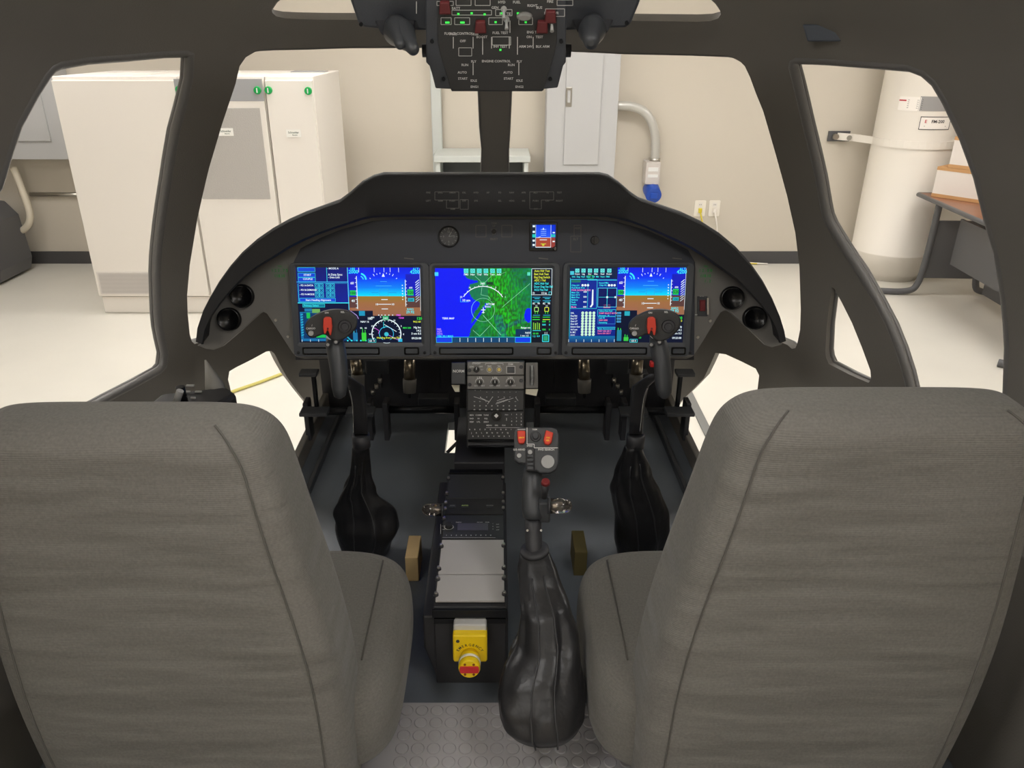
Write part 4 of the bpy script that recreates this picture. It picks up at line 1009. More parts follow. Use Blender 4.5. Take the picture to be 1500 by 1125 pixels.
#PART3
# ------------------------------------------------------------------ overhead console
OP = at(726, 100, 1.36)
OF = Fr(OP, (0, -math.cos(math.radians(22)), -math.sin(math.radians(22))))
oh = thing('overhead_console', 'dark overhead switch console hanging above the centre windscreen post', 'overhead console', tuple(OP))
DKB = mat('console_dark', (64, 67, 73), .45, bump=.1, bscale=400)
DKC = mat('console_face', (50, 50, 50), .5, bump=.1, bscale=400)
wide = OF.uvs([(500, -90), (509, -10), (514, 5), (524, 34), (530, 41), (560, 44), (620, 46), (830, 46), (880, 43), (916, 42), (924, 37), (936, 8), (942, -10), (950, -90)], -.05)
MB().prism(OF, wide, -.16, -.05).build('side_wing', DKB, oh, .006)
mid = OF.uvs([(622, -90), (624, 62), (624, 92), (629, 97), (633, 110), (638, 130), (661, 131), (661, 134.5), (795, 134.5), (796, 131), (817, 129), (825, 97), (829, 92), (829, 60), (831, -90)], 0)
MB().prism(OF, mid, -.13, 0).build('housing', DKB, oh, .004)
face_o = OF.uvs([(641, -90), (641, 60), (645, 80), (661, 133), (796, 133), (812, 80), (816, 60), (816, -90)], .003)
sp_ = MB().prism(OF, face_o, 0, .003).build('switch_panel', DKC, oh, .001)
G = Fr(OF.P(0, 0, .0036), OF.n)
m = MB(); lw = .0009
def obox(x0, y0, x1, y1): m.pline(G, [(x0, y0), (x1, y0), (x1, y1), (x0, y1), (x0, y0)], lw)
for i, x in enumerate((665, 694, 719)):
    pass
for x0, x1, y0, y1 in ((668, 690, -2, 8), (696, 718, -3, 8), (640, 664, 2, 8), (816-0, 839, 0, 8), (662, 720, 15, 22), (726, 750, 14, 23), (799, 827, 13, 24), (646, 661, 26, 36), (666, 688, 26, 36), (716, 736, 26, 36), (760, 780, 26, 36), (672, 691, 70, 82), (721, 748, 54, 66)):
    m.pline(G, [(x0, y0), (x1, y0), (x1, y1), (x0, y1), (x0, y0)], lw)
for x, y, L in ((664, 54, 17), (693, 54, 17), (707, 54, 26), (720, 54, 17), (746, 54, 17), (758, 54, 26), (781, 54, 17), (693, 90, 20), (760, 90, 20), (610, 2, 18), (747, 30, 18)):
    m.pline(G, [(x, y), (x, y+L)], .0013)
for x, y, s in ((672, 49, 'FLIGHT CONTROL'), (695, 50, 'TRIM'), (733, 48, 'FUEL TEST'), (783, 47, 'ENG TEST'), (706, 54, 'BOOST'), (668, 12, 'BATT'), (725, 11, 'GEN'), (790, 11, 'BUS'), (650, 12, 'ELEC'), (664, 50, 'PWR'), (727, 89.5, 'ENGINE CONTROL'), (681, 95, 'RUN'), (677, 106, 'AUTO'), (678, 115, 'START'), (749, 95, 'RUN'), (744, 106, 'AUTO'), (745, 115, 'START'), (694, 90, 'FLY'), (761, 90, 'FLY'), (694, 118, 'IDLE'), (761, 118, 'IDLE'), (695, 127, 'ENG1'), (761, 127, 'ENG2'), (770, 68, 'ARM 24V'), (795, 68, 'BLK ARM'), (733, 68, 'INV TEST'), (678, 60, 'OFF'), (775, 54, 'ON'), (790, 54, 'TEST'), (806, 2, 'FIRE'), (757, 3, 'FUEL'), (735, 3, 'HYD'), (780, 8, 'RIGHT'), (740, 20, 'BUS TIE'), (808, 19, 'EXT PWR')):
    m.ptext(G, s, x, y, .0042)
m.build('lettering', mat('dim_print2', (205, 205, 202), .6), sp_)
for x, y, ww in ((671.5, 19, 1), (691, 18, 1), (710, 19.5, 1), (735, 18, 1), (758.5, 18, 1), (655.5, 31.5, 2), (677.5, 31.5, 2), (726, 31, 1), (770, 31, 1), (733, 71.5, 1)):
    u, v = OF.uv(x, y); h = .003
    MB().fbox(OF, u-.0018*ww, v-.0011, u+.0018*ww, v+.0011, .003, .006).build('indicator_lamp', GREENL, sp_, label='lit green indicator')
for x, y in ((652, 9), (704, 37), (794, 37), (806, 22)):
    u, v = OF.uv(x, y); c = OF.P(u, v, .003)
    k = MB(); k.prism(OF, [(u-.010, v-.009), (u+.010, v-.009), (u+.008, v+.011), (u-.008, v+.011)], .003, .014); k.build('switch_guard', mat('guard_red', (96, 34, 36), .5), sp_, .002, label='red switch guard')
for x, y in ((738, 12), (742, 27), (808, 30)):
    u, v = OF.uv(x, y); c = OF.P(u, v, .003)
    m = MB().tube([c, c+OF.n*.012-OF.y*.004, c+OF.n*.020-OF.y*.009], [.0022, .0024, .0034], 10); m.cyl(c, c+OF.n*.003, .005, .005, 12)
    m.build('toggle', GREYB, sp_)
u, v = OF.uv(768, 21)
MB().loft([ring_pts(OF.P(u, v, ww), OF.x, OF.y, a, b, 20) for a, b, ww in ((.013, .006, .003), (.013, .006, .012), (.010, .004, .016))]).build('toggle_cap', mat('cap_grey', (130, 128, 124), .5), sp_)
for x, y in ((633, 60), (822, 60), (650, 115), (806, 115), (529, 35), (918, 33)):
    wv = -.05 if x < 600 or x > 900 else .0; u, v = OF.uv(x, y, wv); MB().disc(OF, u, v, .0035, wv, wv+.003, 0, 12).build('screw', DARKM, oh)
for sx, x in ((-1, 626), (1, 829)):
    c = OF.P(*OF.uv(x, 92), -.05); MB().cyl(c-OF.x*.012, c+OF.x*.012, .011, .011, 16).build('side_knob', BLACK, oh)
# map lights hanging each side
def maplight(name, label, x0, y0, tips):
    c0 = at(x0, y0-8, 1.38); t = thing('map_light', label, 'light', tuple(c0), 'swivel map lights beside the overhead console')
    c1 = at(x0, y0, 1.34)
    MB().loft([ring_pts(c0+(c1-c0)*k+Vector((0, 0, .02*(1-k))), (1, 0, 0), (0, .7, .5), r, r*.7, 24) for k, r in ((-.6, .018), (0, .034), (.7, .036), (1.3, .027), (1.6, .008))]).build('base_ring', BLACK, t)
    for (x1, y1, rr) in tips:
        c2 = at(x1, y1, 1.28)
        MB().tube([c1, c1+(c2-c1)*.35, c1+(c2-c1)*.8, c2, c2+(c2-c1)*.06], [.020, .024, rr, rr*.8, rr*.3], 18).build('lamp_barrel', PLASTIC, t)
    return t
maplight('l', 'black double-barrel swivel lamp left of the overhead console', 580, 38, ((586, 66, .010), (606, 73, .0125)))
maplight('r', 'black single-barrel swivel lamp right of the overhead console', 868, 36, ((866, 62, .015),))

# ------------------------------------------------------------------ upper centre pedestal units
pt = at(726, 533, 1.93); pb = at(726, 655, 1.93)
UN = Vector((0, -(pt.z-pb.z), (pt.y-pb.y))).normalized()
UF = Fr(pt, UN)
ped = thing('upper_pedestal', 'black sloping pedestal below the middle display carrying keypad and knob panels', 'pedestal', tuple(pb))
us = UF.uvs([(683, 528), (769, 528), (769, 656), (683, 656)])
m = MB(); m.prism(UF, us, -.22, -.004); m.build('housing', BLACK, ped, .004)
for y in (646, 654): 
    a, b = UF.uv(686, y, .004), UF.uv(766, y, .004); MB().tube([UF.P(*a, .003), UF.P(*b, .003)], .003, 8).build('rail', DARKM, ped)
# knee bridge down to the console
MB().box((-.045, 1.83, 1.245), (.13, .26, .13)).build('bridge', BLACK, ped, .004)
# light control unit (two rows)
lu = thing('light_control_panel', 'grey control panel with three dial knobs at the top of the centre pedestal', 'control panel', tuple(UF.P(*UF.uv(726, 550), 0)))
m = MB(); m.pbox(UF, 684.5, 530, 767.5, 549.5, -.004, .004); m.pbox(UF, 684.5, 550.5, 767.5, 570, -.004, .004); m.build('plate', PANEL, lu, .002)
L1 = Fr(UF.P(0, 0, .0045), UF.n); m = MB()
m.pline(L1, [(692, 531), (761, 531)], .001); m.ptext(L1, 'STANDBY', 698, 532.5, .0035); m.ptext(L1, 'LDG', 691, 537, .004); m.ptext(L1, 'OFF', 704.5, 537, .004); m.ptext(L1, 'SLT', 706, 541.5, .003)
m.pline(L1, [(711, 535), (711, 532.5), (737, 532.5), (737, 535)], .001); m.ptext(L1, 'RESET', 724, 532.5, .0035); m.ptext(L1, 'MAIN', 717, 536, .003); m.ptext(L1, 'TAIL', 731, 536, .003); m.ptext(L1, 'DIM', 748, 533.5, .005)
m.pline(L1, [(742, 536.5), (754.5, 536.5), (754.5, 547), (742, 547), (742, 536.5)], .0012)
for x, s in ((702.5, 'LTS'), (725, 'LTS'), (747.5, 'LTS')):
    m.ptext(L1, s, x, 553.5, .006); m.ptext(L1, 'OFF', x-5, 565, .004); m.ptext(L1, 'BRT', x+5, 565, .004)
    u, v = L1.uv(x, 560); m.line(L1, [(u+.0105*math.cos(a), v+.0105*math.sin(a)) for a in [math.radians(-5+190*k/14) for k in range(15)]], .0012)
for x in (717, 731): 
    u, v = L1.uv(x, 541.5); m.line(L1, [(u+.0068*math.cos(a), v+.0068*math.sin(a)) for a in [2*PI*k/16 for k in range(17)]], .001)
m.build('lettering', WHITEP, lu)
for x, y, r in ((698, 541.5, .0075), (702.5, 560.5, .0072), (725, 560.5, .0072), (747.5, 560.5, .0072)):
    u, v = UF.uv(x, y, .004); MB().disc(UF, u, v, r, .004, .016, 0, 20, r*.85).fbox(UF, u-.0008, v-.001, u+.0008, v+r*.8, .016, .0165, 1).build('knob', [GLOSS, WHITEP], lu)
for x in (717, 731):
    u, v = UF.uv(x, 541.5, .004); c = UF.P(u, v, .004); MB().cyl(c, c+UF.n*.004, .0045, .0045, 12).tube([c, c+UF.n*.014], [.002, .003], 10).build('toggle', mat('brass', (200, 180, 110), .3, metal=1), lu)
u0, v0 = UF.uv(743.5, 546, .004); u1, v1 = UF.uv(753, 538, .004); MB().fbox(UF, u0, v0, u1, v1, .004, .009).build('push_button', PLASTIC, lu, .001)
for x, y in ((687.5, 542.5), (688, 563.5), (763.5, 537.5), (763.5, 557.5)):
    u, v = UF.uv(x, y, .004); MB().disc(UF, u, v, .0048, .004, .0065, 0, 16, .004).build('fastener', BLACK, lu)
# keypad
kp = thing('keypad_panel', 'black keypad panel with white legends and a large centre knob on the pedestal', 'keypad', tuple(UF.P(*UF.uv(726, 645), 0)))
m = MB(); m.pbox(UF, 684.5, 571, 767.5, 601.5, -.004, .004); m.pbox(UF, 684.5, 602.5, 767.5, 644, -.004, .004); m.build('plate', DKC, kp, .002)
m = MB(); S_H = .0036
for k, x in enumerate((696, 704, 713, 721.5, 730, 738.5, 747, 756)):
    m.ptext(L1, '*', x, 575 if k > 1 else 572.5, .004); m.ptext(L1, '-', x, 581, .006); m.ptext(L1, 'o', x-1, 594, .0045); m.ptext(L1, '=', x-1, 600, .006)
    if k not in (3, 4): m.ptext(L1, 'oo', x-1, 588, .0025)
for a, b in (((694, 581), (716, 588)), ((703, 582), (717, 589)), ((714, 592), (722, 581)), ((727, 590), (744, 585)), ((726, 592), (752, 583)), ((728, 587), (740, 583)), ((755, 582), (759, 587))): m.pline(L1, [a, b], .0009)
for x, ss in ((691, ('MSN', 'RAD', 'PERF')), (701, ('COMM', 'IN', 'UTL')), (712, ('TUNE', 'SQL', 'ZERO'))):
    for k, s in enumerate(ss): m.ptext(L1, s, x, 608+5*k, .0036)
for x, s in ((716.5, 'MENU'), (727.5, 'DEL'), (738, 'CLR')): m.ptext(L1, s, x, 623, .0036)
m.ptext(L1, 'PAN', 742, 607.5, .003); m.ptext(L1, 'I', 742, 614, .007)
for j in range(4):
    for i in range(3): m.ptext(L1, '147.258036-9'[j*3+i], 749.5+7*i, 607+5*j, .0036)
m.pline(L1, [(712, 626.5), (764, 626.5)], .0008)
for j, s in enumerate(('ABCDEFGHI', 'JKLMNOPQ', 'RSTUVWXYZ')):
    for i, q in enumerate(s): m.ptext(L1, q, 688+7.6*i+(2.5 if j == 1 else 5 if j == 2 else 0), 629+5*j, .0036)
m.build('lettering', WHITEP, kp)
u, v = UF.uv(727, 608.5, .004)
k = MB().disc(UF, u, v, .0125, .004, .010, 0, 26).disc(UF, u, v, .009, .010, .028, 0, 26, .008)
k.fbox(Fr(UF.P(u, v, .028), UF.n, UF.x+UF.y), -.004, -.004, .004, .004, 0, .0008, 1); k.build('knob', [GLOSS, WHITEP], kp)
# left block and right trim wheel block with cream brackets
t = thing('switch_block', 'small black block with white lettering left of the pedestal knobs', 'control block', tuple(UF.P(*UF.uv(672, 550), 0)))
m = MB(); m.pbox(UF, 661.5, 531, 682, 563, -.05, .010); m.build('body', PLASTIC, t, .002)
m = MB(); m.ptext(Fr(UF.P(0, 0, .0105), UF.n), 'NORM', 671.8, 543.5, .007); q = Fr(UF.P(0, 0, .0105), UF.n); m.pline(q, [(668.5, 547), (675, 547)], .003, 1); m.build('lettering', [WHITEP, BLACK], t)
m = MB(); m.prism(UF, UF.uvs([(661.5, 564), (673, 564), (673, 574), (667, 574)], -.02), -.05, -.01); m.build('bracket', CREAM, t, label='cream plastic bracket')
t = thing('trim_wheel', 'ridged black thumb wheel in a block with a cream bracket right of the pedestal knobs', 'trim wheel', tuple(UF.P(*UF.uv(779, 550), 0)))
m = MB(); m.pbox(UF, 770, 531, 788, 569, -.05, .004); m.build('body', PANEL, t, .002)
m = MB(); m.prism(UF, UF.uvs([(770, 570), (788, 570), (785.5, 580), (770, 577)], -.01), -.05, .0); m.build('bracket', CREAM, t, label='cream plastic bracket')
u, v = UF.uv(779, 550, .004); c = UF.P(u, v, .0)
m = MB(); m.loft([ring_pts(c+UF.x*xx, UF.y, UF.n, rr, rr*.65, 28) for xx, rr in ((-.005, .022), (-.004, .026), (.004, .026), (.005, .022))])
m.build('wheel', GLOSS, t)
m = MB()
for k in range(17):
    a = math.radians(25+130*k/16); p = c+UF.y*(.0268*math.cos(a))+UF.n*(.0268*.65*math.sin(a)); m.box(p, (.0065, .0022, .0022), Matrix.Rotation(0, 3, 'X'))
m.build('ridges', GREYB, t)

# ------------------------------------------------------------------ lower centre console
d0 = 1.0; TZc = CAM.z-d0; KF = Fr((0, 0, TZc), (0, 0, 1))
con = thing('centre_console', 'black narrow floor console with bolted cover plates between the seats', 'console', (-.05, 1.4, FZ))
def kx(px, py): return KF.uv(px, py)
x0, x1 = -.125, .0205; ya = onZ(690, 887, TZc).y; yb = onZ(690, 689, TZc).y
MB().box(((x0+x1)/2, (ya+yb)/2, (TZc-.004+FZ)/2), (x1-x0-.004, yb-ya, TZc-.004-FZ)).build('body', BLACK, con, .003)
fs_ = Fr((0, ya-.004, 0), (0, -1, 0))
sk = fs_.uvs([(618, 884), (617, 937), (639, 987), (647, 991), (726, 991), (740, 987), (745, 960), (746, 884)])
MB().prism(Fr((0, ya+.10, 0), (0, -1, 0)), [(-.145, TZc-.03), (-.145, FZ+.09), (-.12, FZ+.004), (.0, FZ+.004), (.022, FZ+.004), (.022, TZc-.03)], -.4, .096).build('skirt', BLACK, con, .004)
MB().box(((x0+x1)/2, ya-.008, TZc-.012), (x1-x0, .006, .018)).build('front_rail', DARKM, con, .001)
MB().box(((x0+x1)/2, ya-.006, TZc-.032), (x1-x0-.006, .005, .012)).build('front_rail', DARKM, con, .001)
PLDK = mat('plate_dark', (62, 63, 65), .42); PLGR = mat('plate_satin', (186, 183, 180), .36, bump=.05, bscale=400)
def plate(y0, y1, m_, nm='cover_plate', w_=.005, par=con, label=None, ins=.006):
    v0 = onZ(690, y1, TZc).y; v1 = onZ(690, y0, TZc).y
    return MB().fbox(KF, x0+ins, v0+.0008, x1-ins, v1-.0008, 0, w_).build(nm, m_, par, .0008, label=label)
plate(690, 696, DARKM, 'cross_bar', .006); plate(697, 732, PLDK); plate(793, 843.5, PLGR, label='satin grey cover plate'); plate(844.5, 883, PLGR, label='satin grey cover plate')
t = thing('switch_strip', 'dark panel strip with three lit legends on the centre console', 'switch panel', tuple(onZ(690, 745, TZc)))
plate(733, 756, DKC, 'plate', .006, t)
K1 = Fr((0, 0, TZc+.0065), (0, 0, 1))
for x, c_, s in ((662.5, GREYP, 'ARM'), (681, mat('lamp_yellowgreen', (170, 190, 110), .5, emit=((190, 210, 120), .4)), 'AUTO'), (717.5, GREYP, 'NORM')):
    u, v = K1.uv(x, 742); m = MB(); m.fbox(K1, u-.0075, v-.006, u+.0075, v+.006, 0, .002); m.text(K1, s, u, v+.001, .004, .0024, mi=1)
    m.build('legend_key', [PLASTIC, c_], t)
t = thing('radio_unit', 'black radio panel with a round knob and grey screen on the centre console', 'radio', tuple(onZ(690, 775, TZc)))
plate(757.5, 792, PLDK, 'plate', .006, t)
u0, v0 = K1.uv(670, 777); u1, v1 = K1.uv(715, 767); MB().fbox(K1, u0, v0, u1, v1, 0, .001).build('screen', mat('lcd_grey', (96, 94, 104), .3), t)
u, v = K1.uv(657.5, 772); MB().disc(K1, u, v, .0085, 0, .009, 0, 24, .0078).build('knob', DKC, t)
m = MB(); u, v = K1.uv(657.5, 772); m.line(K1, [(u+.010*math.cos(a), v+.010*math.sin(a)) for a in [2*PI*k/20 for k in range(21)]], .0011)
m.ptext(K1, 'MODE', 658, 765.5, .003); m.ptext(K1, 'VOL', 649.5, 770.5, .003); m.ptext(K1, 'ON', 649.5, 775.5, .003); m.ptext(K1, 'RADIO', 672, 765, .003); m.ptext(K1, 'FM AUX', 703, 765, .0026); m.ptext(K1, 'PWR', 714, 765, .003)
for k in range(10): m.ptext(K1, str((k+1) % 10), 654+7.2*k, 784, .0042)
m.pline(K1, [(648, 787.5), (726, 787.5)], .0008); m.pline(K1, [(645.5, 768), (645.5, 782)], .0008)
for k in range(3): m.ptext(K1, str(k+1), 722, 767+4*k, .003); m.ptext(K1, 'ADF', 729, 768+4*k, .0026)
m.build('lettering', WHITEP, t)
for x, y in ((649, 703), (734, 702), (647, 725), (733, 725), (645.5, 739), (736, 738), (644.5, 748), (736, 747), (644, 762), (642, 802), (737, 801), (638.5, 835), (737.5, 834), (638, 850), (738, 849), (636, 873), (738, 872)):
    p = onZ(x, y+2, TZc); xx = x0+.006 if x < 690 else x1-.006
    m = MB().cyl((xx, p.y, TZc+.004), (xx, p.y, TZc+.009), .0052, .005, 16).cyl((xx, p.y, TZc+.009), (xx, p.y, TZc+.013), .0036, .003, 12, 1)
    m.build('screw', [BLACK, STEEL], con)
# clear domes on brackets either side, wooden battens
def dome(px0, px1, py, D, lab):
    a = at(px0, py, D); b = at(px1, py, D); t = thing('dome_lamp', lab, 'lamp', tuple((a+b)/2), 'clear domed side lamps')
    dv = b-a
    m = MB().tube([a, a+dv*.5, a+dv*.8, a+dv*.95, b], [.014, .014, .0125, .008, .002], 18); m.build('dome', CLEAR, t)
    c = a+dv*.25; MB().tube([c-dv*.2, c+dv*.3], .005, 10).cyl(a-dv*.1, a, .015, .015, 18, 1).build('bulb_holder', [STEEL, BLACK], t)
dome(647, 618, 747, 1.72, 'clear domed lamp on the left side of the centre console')
dome(806, 838, 741, 1.40, 'clear domed lamp on the right side of the collective grip')
for px, py, lab, dk in ((606, 820, 'short pale wood batten standing left of the centre console', 0), (848, 812, 'short olive wood batten standing beside the right seat', 1)):
    b = onZ(px, py+22, FZ); 
    tag(MB().box((b.x, b.y+.02, FZ+.035), (.031, .09, .07)).build('wood_batten', mat('olive_wood', (96, 86, 50), .7, var=.15, vscale=14) if dk else WOOD, bevel=.002), lab, 'batten')
# emergency stop
t = thing('emergency_stop', 'yellow and grey emergency stop box with red knob on the front of the console', 'emergency stop', (-.05, ya, 1.24))
ef = Fr((0, ya-.004, 1.22), (0, -1, .12))
eu = ef.uv(663.5, 959); et = ef.uv(714, 908)
EX0, EX1, EB, ET = ef.uv(664, 959, .045)[0], ef.uv(713, 959, .045)[0], ef.uv(688, 970, .045)[1], ef.uv(688, 922, .045)[1]
m = MB(); m.rprism(ef, EX0, EB, EX1, ET, .005, 0, .030); m.build('base_box', mat('estop_grey', (200, 200, 196), .45), t, .003, label='light grey base')
m = MB(); m.rprism(ef, EX0-.0008, EB-.0008, EX1+.0008, ET-.012, .005, .012, .045); m.build('cover', YELLOW, t, .004, label='yellow cover')
m = MB(); uc = (EX0+EX1)/2; vc = EB+.017
for k, ch in enumerate('EMERGENCY'):
    a = math.radians(152-124*k/8); m.text(ef, ch, uc+.026*math.cos(a), vc+.026*math.sin(a)*.85, .0055, .0455, rot=a-PI/2)
m.disc(ef, EX0+.009, vc+.030, .0035, .0452, .0456, 0, 10)
m.build('lettering', BLACK, t)
E2 = Fr(ef.P(uc, vc, .045), ef.n+Vector((0, 0, -.06)))
m = MB()
m.loft([ring_pts(E2.P(0, 0, ww), E2.x, E2.y, r, r, 32) for r, ww in ((.016, -.003), (.016, .008), (.019, .010), (.0205, .014), (.0205, .024), (.019, .027))]); m.build('collar', YELLOW, t)
m = MB(); m.loft([ring_pts(E2.P(0, 0, ww), E2.x, E2.y, r, r, 32) for r, ww in ((.0192, .026), (.0205, .030), (.0205, .036), (.0190, .040), (.0185, .0402))]); pk = m.build('push_knob', YELLOW, t)
m = MB(); hb = .0075; A_r = .0182; pts = []
for k in range(9): a = math.asin(hb/A_r)*(-1+2*k/8); pts.append((A_r*math.cos(a), A_r*math.sin(a)))
pts += [(-a, -b) for a, b in pts]
m.prism(E2, pts, .0395, .0425); m.build('knob_band', mat('knob_red', (214, 44, 50), .4), pk, .001, label='red centre band of the knob')
m = MB(); m.loft([ring_pts(E2.P(0, 0, ww), E2.x, E2.y, r, r, 32) for r, ww in ((.0207, .020), (.0209, .021), (.0209, .0255), (.0207, .026))]); m.build('knob_ring', mat('ring_white', (232, 228, 214), .5), pk, label='white ring')
m = MB()
for a in (.95, 2.19, 4.09, 5.33): m.disc(E2, .0140*math.cos(a), .0140*math.sin(a), .0024, .0401, .0412, 0, 10)
m.build('arrow_mark', mat('mark_brown', (140, 70, 20), .6), pk)

# ------------------------------------------------------------------ gaiters
def gaiter(par, spec, seed, n=64, name='gaiter', pw=1.0):
    """spec: (px, py, D, half width px, depth m, fold)"""
    rings = []; rnd = random.Random(seed); ph = [rnd.uniform(0, 6) for _ in range(6)]
    P_ = [(at(px, py, D), hw/FPX*D, dp, fo) for px, py, D, hw, dp, fo in spec]
    # smooth interpolation
    out = []
    for i in range(len(P_)-1):
        for k in range(5):
            s = k/5; q = s*s*(3-2*s); a, b = P_[i], P_[i+1]
            out.append((a[0].lerp(b[0], s), a[1]+(b[1]-a[1])*q, a[2]+(b[2]-a[2])*q, a[3]+(b[3]-a[3])*q))
    out.append(P_[-1])
    for j, (c, hw, dp, fo) in enumerate(out):
        tt = j/len(out); r = []
        for k in range(n):
            a = 2*PI*k/n
            f = 1+fo*(.5*math.sin(3*a+ph[0]+2.2*tt)+.35*math.sin(5*a+ph[1]-3*tt)+.25*math.sin(8*a+ph[2]+6*tt)+.25*math.sin(2*a+ph[4]+9*tt)+1.0*noise.noise(Vector((2.2*math.cos(a)+seed, 2.2*math.sin(a), 5*tt+1.5*math.sin(a)))))
            r.append(c+Vector((math.cos(a)*hw*f, math.sin(a)*dp*f, fo*.06*math.sin(2*a+ph[3]))))
        rings.append(r)
    lo = FZ+.001
    for r in rings:
        for p in r: p.z = max(p.z, lo)
    m = MB().loft(rings); o = m.build(name, LEATHER, par)
    sb = o.modifiers.new('sub', 'SUBSURF'); sb.levels = 1; sb.render_levels = 1
    # stitched seam lines
    for kk in (n*3//4-3, n*3//4+4):
        MB().tube([r[kk]+Vector((0, -.0012, 0)) for r in rings[3:]], .0016, 6).build('stitching', mat('stitch_black', (58, 58, 60), .5), o)
    return o
# ------------------------------------------------------------------ cyclic sticks
def cyclic(dx, mir, label):
    HD = 1.56; hc = at(487+dx, 478, HD)
    t = thing('cyclic_stick', label, 'control stick', tuple(at(528 if mir > 0 else 932, 812, 1.98)), 'cyclic sticks in front of the seats')
    n_ = (CAM-hc).normalized(); n_ = (n_+Vector((0, -.2, -.1))).normalized(); HFr = Fr(hc, n_)
    hp = [(446, 478), (447, 486), (451, 493), (458, 496), (466, 493), (476, 489), (486, 500), (500, 500), (512, 492), (520, 484), (524, 475), (523, 466), (517, 459), (508, 455), (495, 453.5), (480, 454.5), (467, 459), (456, 465), (449, 471)]
    hp = smooth_poly([(a+dx, b) for a, b in hp], 2)
    hd = MB().prism(HFr, HFr.uvs(hp), -.022, 0).build('head', DKC, t, .004, seg=3)
    def loc(px, py): return HFr.uv(px+dx, py)
    u, v = loc(505, 478); MB().disc(HFr, u, v, .0135, 0, .006, 0, 28, .012).disc(HFr, u, v, .008, .006, .010, 0, 20, .007).build('hat_switch', BLACK, hd)
    u, v = loc(455.5, 488); MB().disc(HFr, u, v, .0058, 0, .004, 0, 20, .005).build('button', GREYB, hd, label='round grey button')
    sw = HFr.uvs([(474+dx, 466), (477+dx, 463.5), (483+dx, 463.5), (486+dx, 466), (487+dx, 478), (485.5+dx, 490), (483+dx, 490), (481+dx, 483), (479+dx, 483), (477.5+dx, 488), (475+dx, 488), (473.5+dx, 478)])
    MB().prism(HFr, sw, 0, .012).build('switch_guard', RED, hd, .002, label='red guarded switch')
    u, v = loc(480.5, 480); MB().disc(HFr, u, v, .002, .012, .0135, 0, 10).build('guard_pin', DRED, hd)
    m = MB(); m.ptext(HFr, 'ON', 478.5+dx, 458, .0035, w=.0006); m.ptext(HFr, 'REL', 502+dx, 457, .0035, w=.0006); m.ptext(HFr, 'CARGO', 455+dx, 481, .0038, w=.0006); m.ptext(HFr, '/', 457+dx, 476.5, .004, w=.0006)
    m.build('lettering', WHITEP, hd)
    # grip
    g = [(489, 492, 1.60, 11), (491, 505, 1.60, 13.5), (494, 522, 1.60, 13.5), (497, 545, 1.60, 12.5), (498, 565, 1.60, 12), (498, 578, 1.60, 9), (498, 582, 1.60, 4)]
    rr = []
    for px, py, D, hw in g:
        xx = px+dx-0 if mir > 0 else px+dx-0
        rr.append(ring_pts(at(xx, py, D), (1, 0, 0), (0, 1, .1), hw/FPX*D, hw/FPX*D*1.15, 24, 2.2))
    gp = MB().loft(rr).build('grip', PLASTIC, t)
    for px, py in ((480, 505), (492, 501)):
        c = at(px+dx, py, 1.575); q = Fr(c, (CAM-c).normalized()); MB().disc(q, 0, 0, .006, -.012, .006, 0, 14, .005).disc(q, 0, 0, .0032, .006, .007, 1, 10).build('thumb_button', [BLACK, GREYP], gp)
    if mir < 0:
        c = at(955, 533, 1.60); MB().box(c, (.009, .012, .012)).build('trigger', mat('trigger_red', (190, 40, 36), .4), gp, .002, label='red trigger')
    # gooseneck pole
    X = lambda px: px if mir > 0 else 1460-px
    pole = [(500, 548, 1.63, 8), (512, 558, 1.66, 11), (522, 566, 1.69, 12), (526, 590, 1.72, 10.5), (528, 615, 1.75, 10), (529, 636, 1.78, 10)]
    rr = [ring_pts(at(X(px), py, D), (1, 0, 0), (0, .8, -.4), hw/FPX*D, hw/FPX*D*.8, 20, 3.0) for px, py, D, hw in pole]
    MB().loft(rr).build('pole', BLACK, t)
    ed = [at(X(px)-(1 if mir > 0 else 1), py, D) for px, py, D in ((513, 571, 1.675), (517, 585, 1.70), (519, 605, 1.72), (519.5, 635, 1.76))]
    if mir < 0: ed = [at(px, py, D) for px, py, D in ((948, 568, 1.675), (943, 580, 1.69), (940, 600, 1.715), (937, 632, 1.76))]
    MB().tube(smooth_path(ed), .0016, 6).build('edge_strip', CHROME, t)
    c = at(X(529), 645, 1.79); rr = [ring_pts(c+Vector((0, 0, zz)), (1, 0, 0), (0, 1, 0), r, r, 24) for zz, r in ((.016, .016), (.015, .021), (-.016, .021), (-.018, .017))]
    MB().loft(rr).build('collar', BLACK, t)
    if mir > 0: sp = [(528, 652, 1.79, 13, .020, .05), (527, 690, 1.85, 15, .022, .16), (524, 718, 1.88, 24, .035, .22), (533, 745, 1.91, 40, .05, .15), (538, 770, 1.93, 46, .07, .07), (536, 800, 1.96, 36, .07, .05), (538, 828, 1.99, 28, .06, .03)]
    else: sp = [(927.5, 652, 1.79, 13, .020, .05), (927, 690, 1.85, 26, .035, .12), (930, 715, 1.88, 35, .05, .14), (938, 745, 1.91, 39, .06, .10), (940, 775, 1.93, 40, .07, .07), (938, 805, 1.96, 34, .07, .05), (938, 828, 1.99, 30, .06, .03)]
    gaiter(t, sp, 3 if mir > 0 else 8)
    return t
cyclic(0, 1, 'black cyclic stick with red guarded switch and leather gaiter before the left seat')
cyclic(474, -1, 'black cyclic stick with red guarded switch and leather gaiter before the right seat')
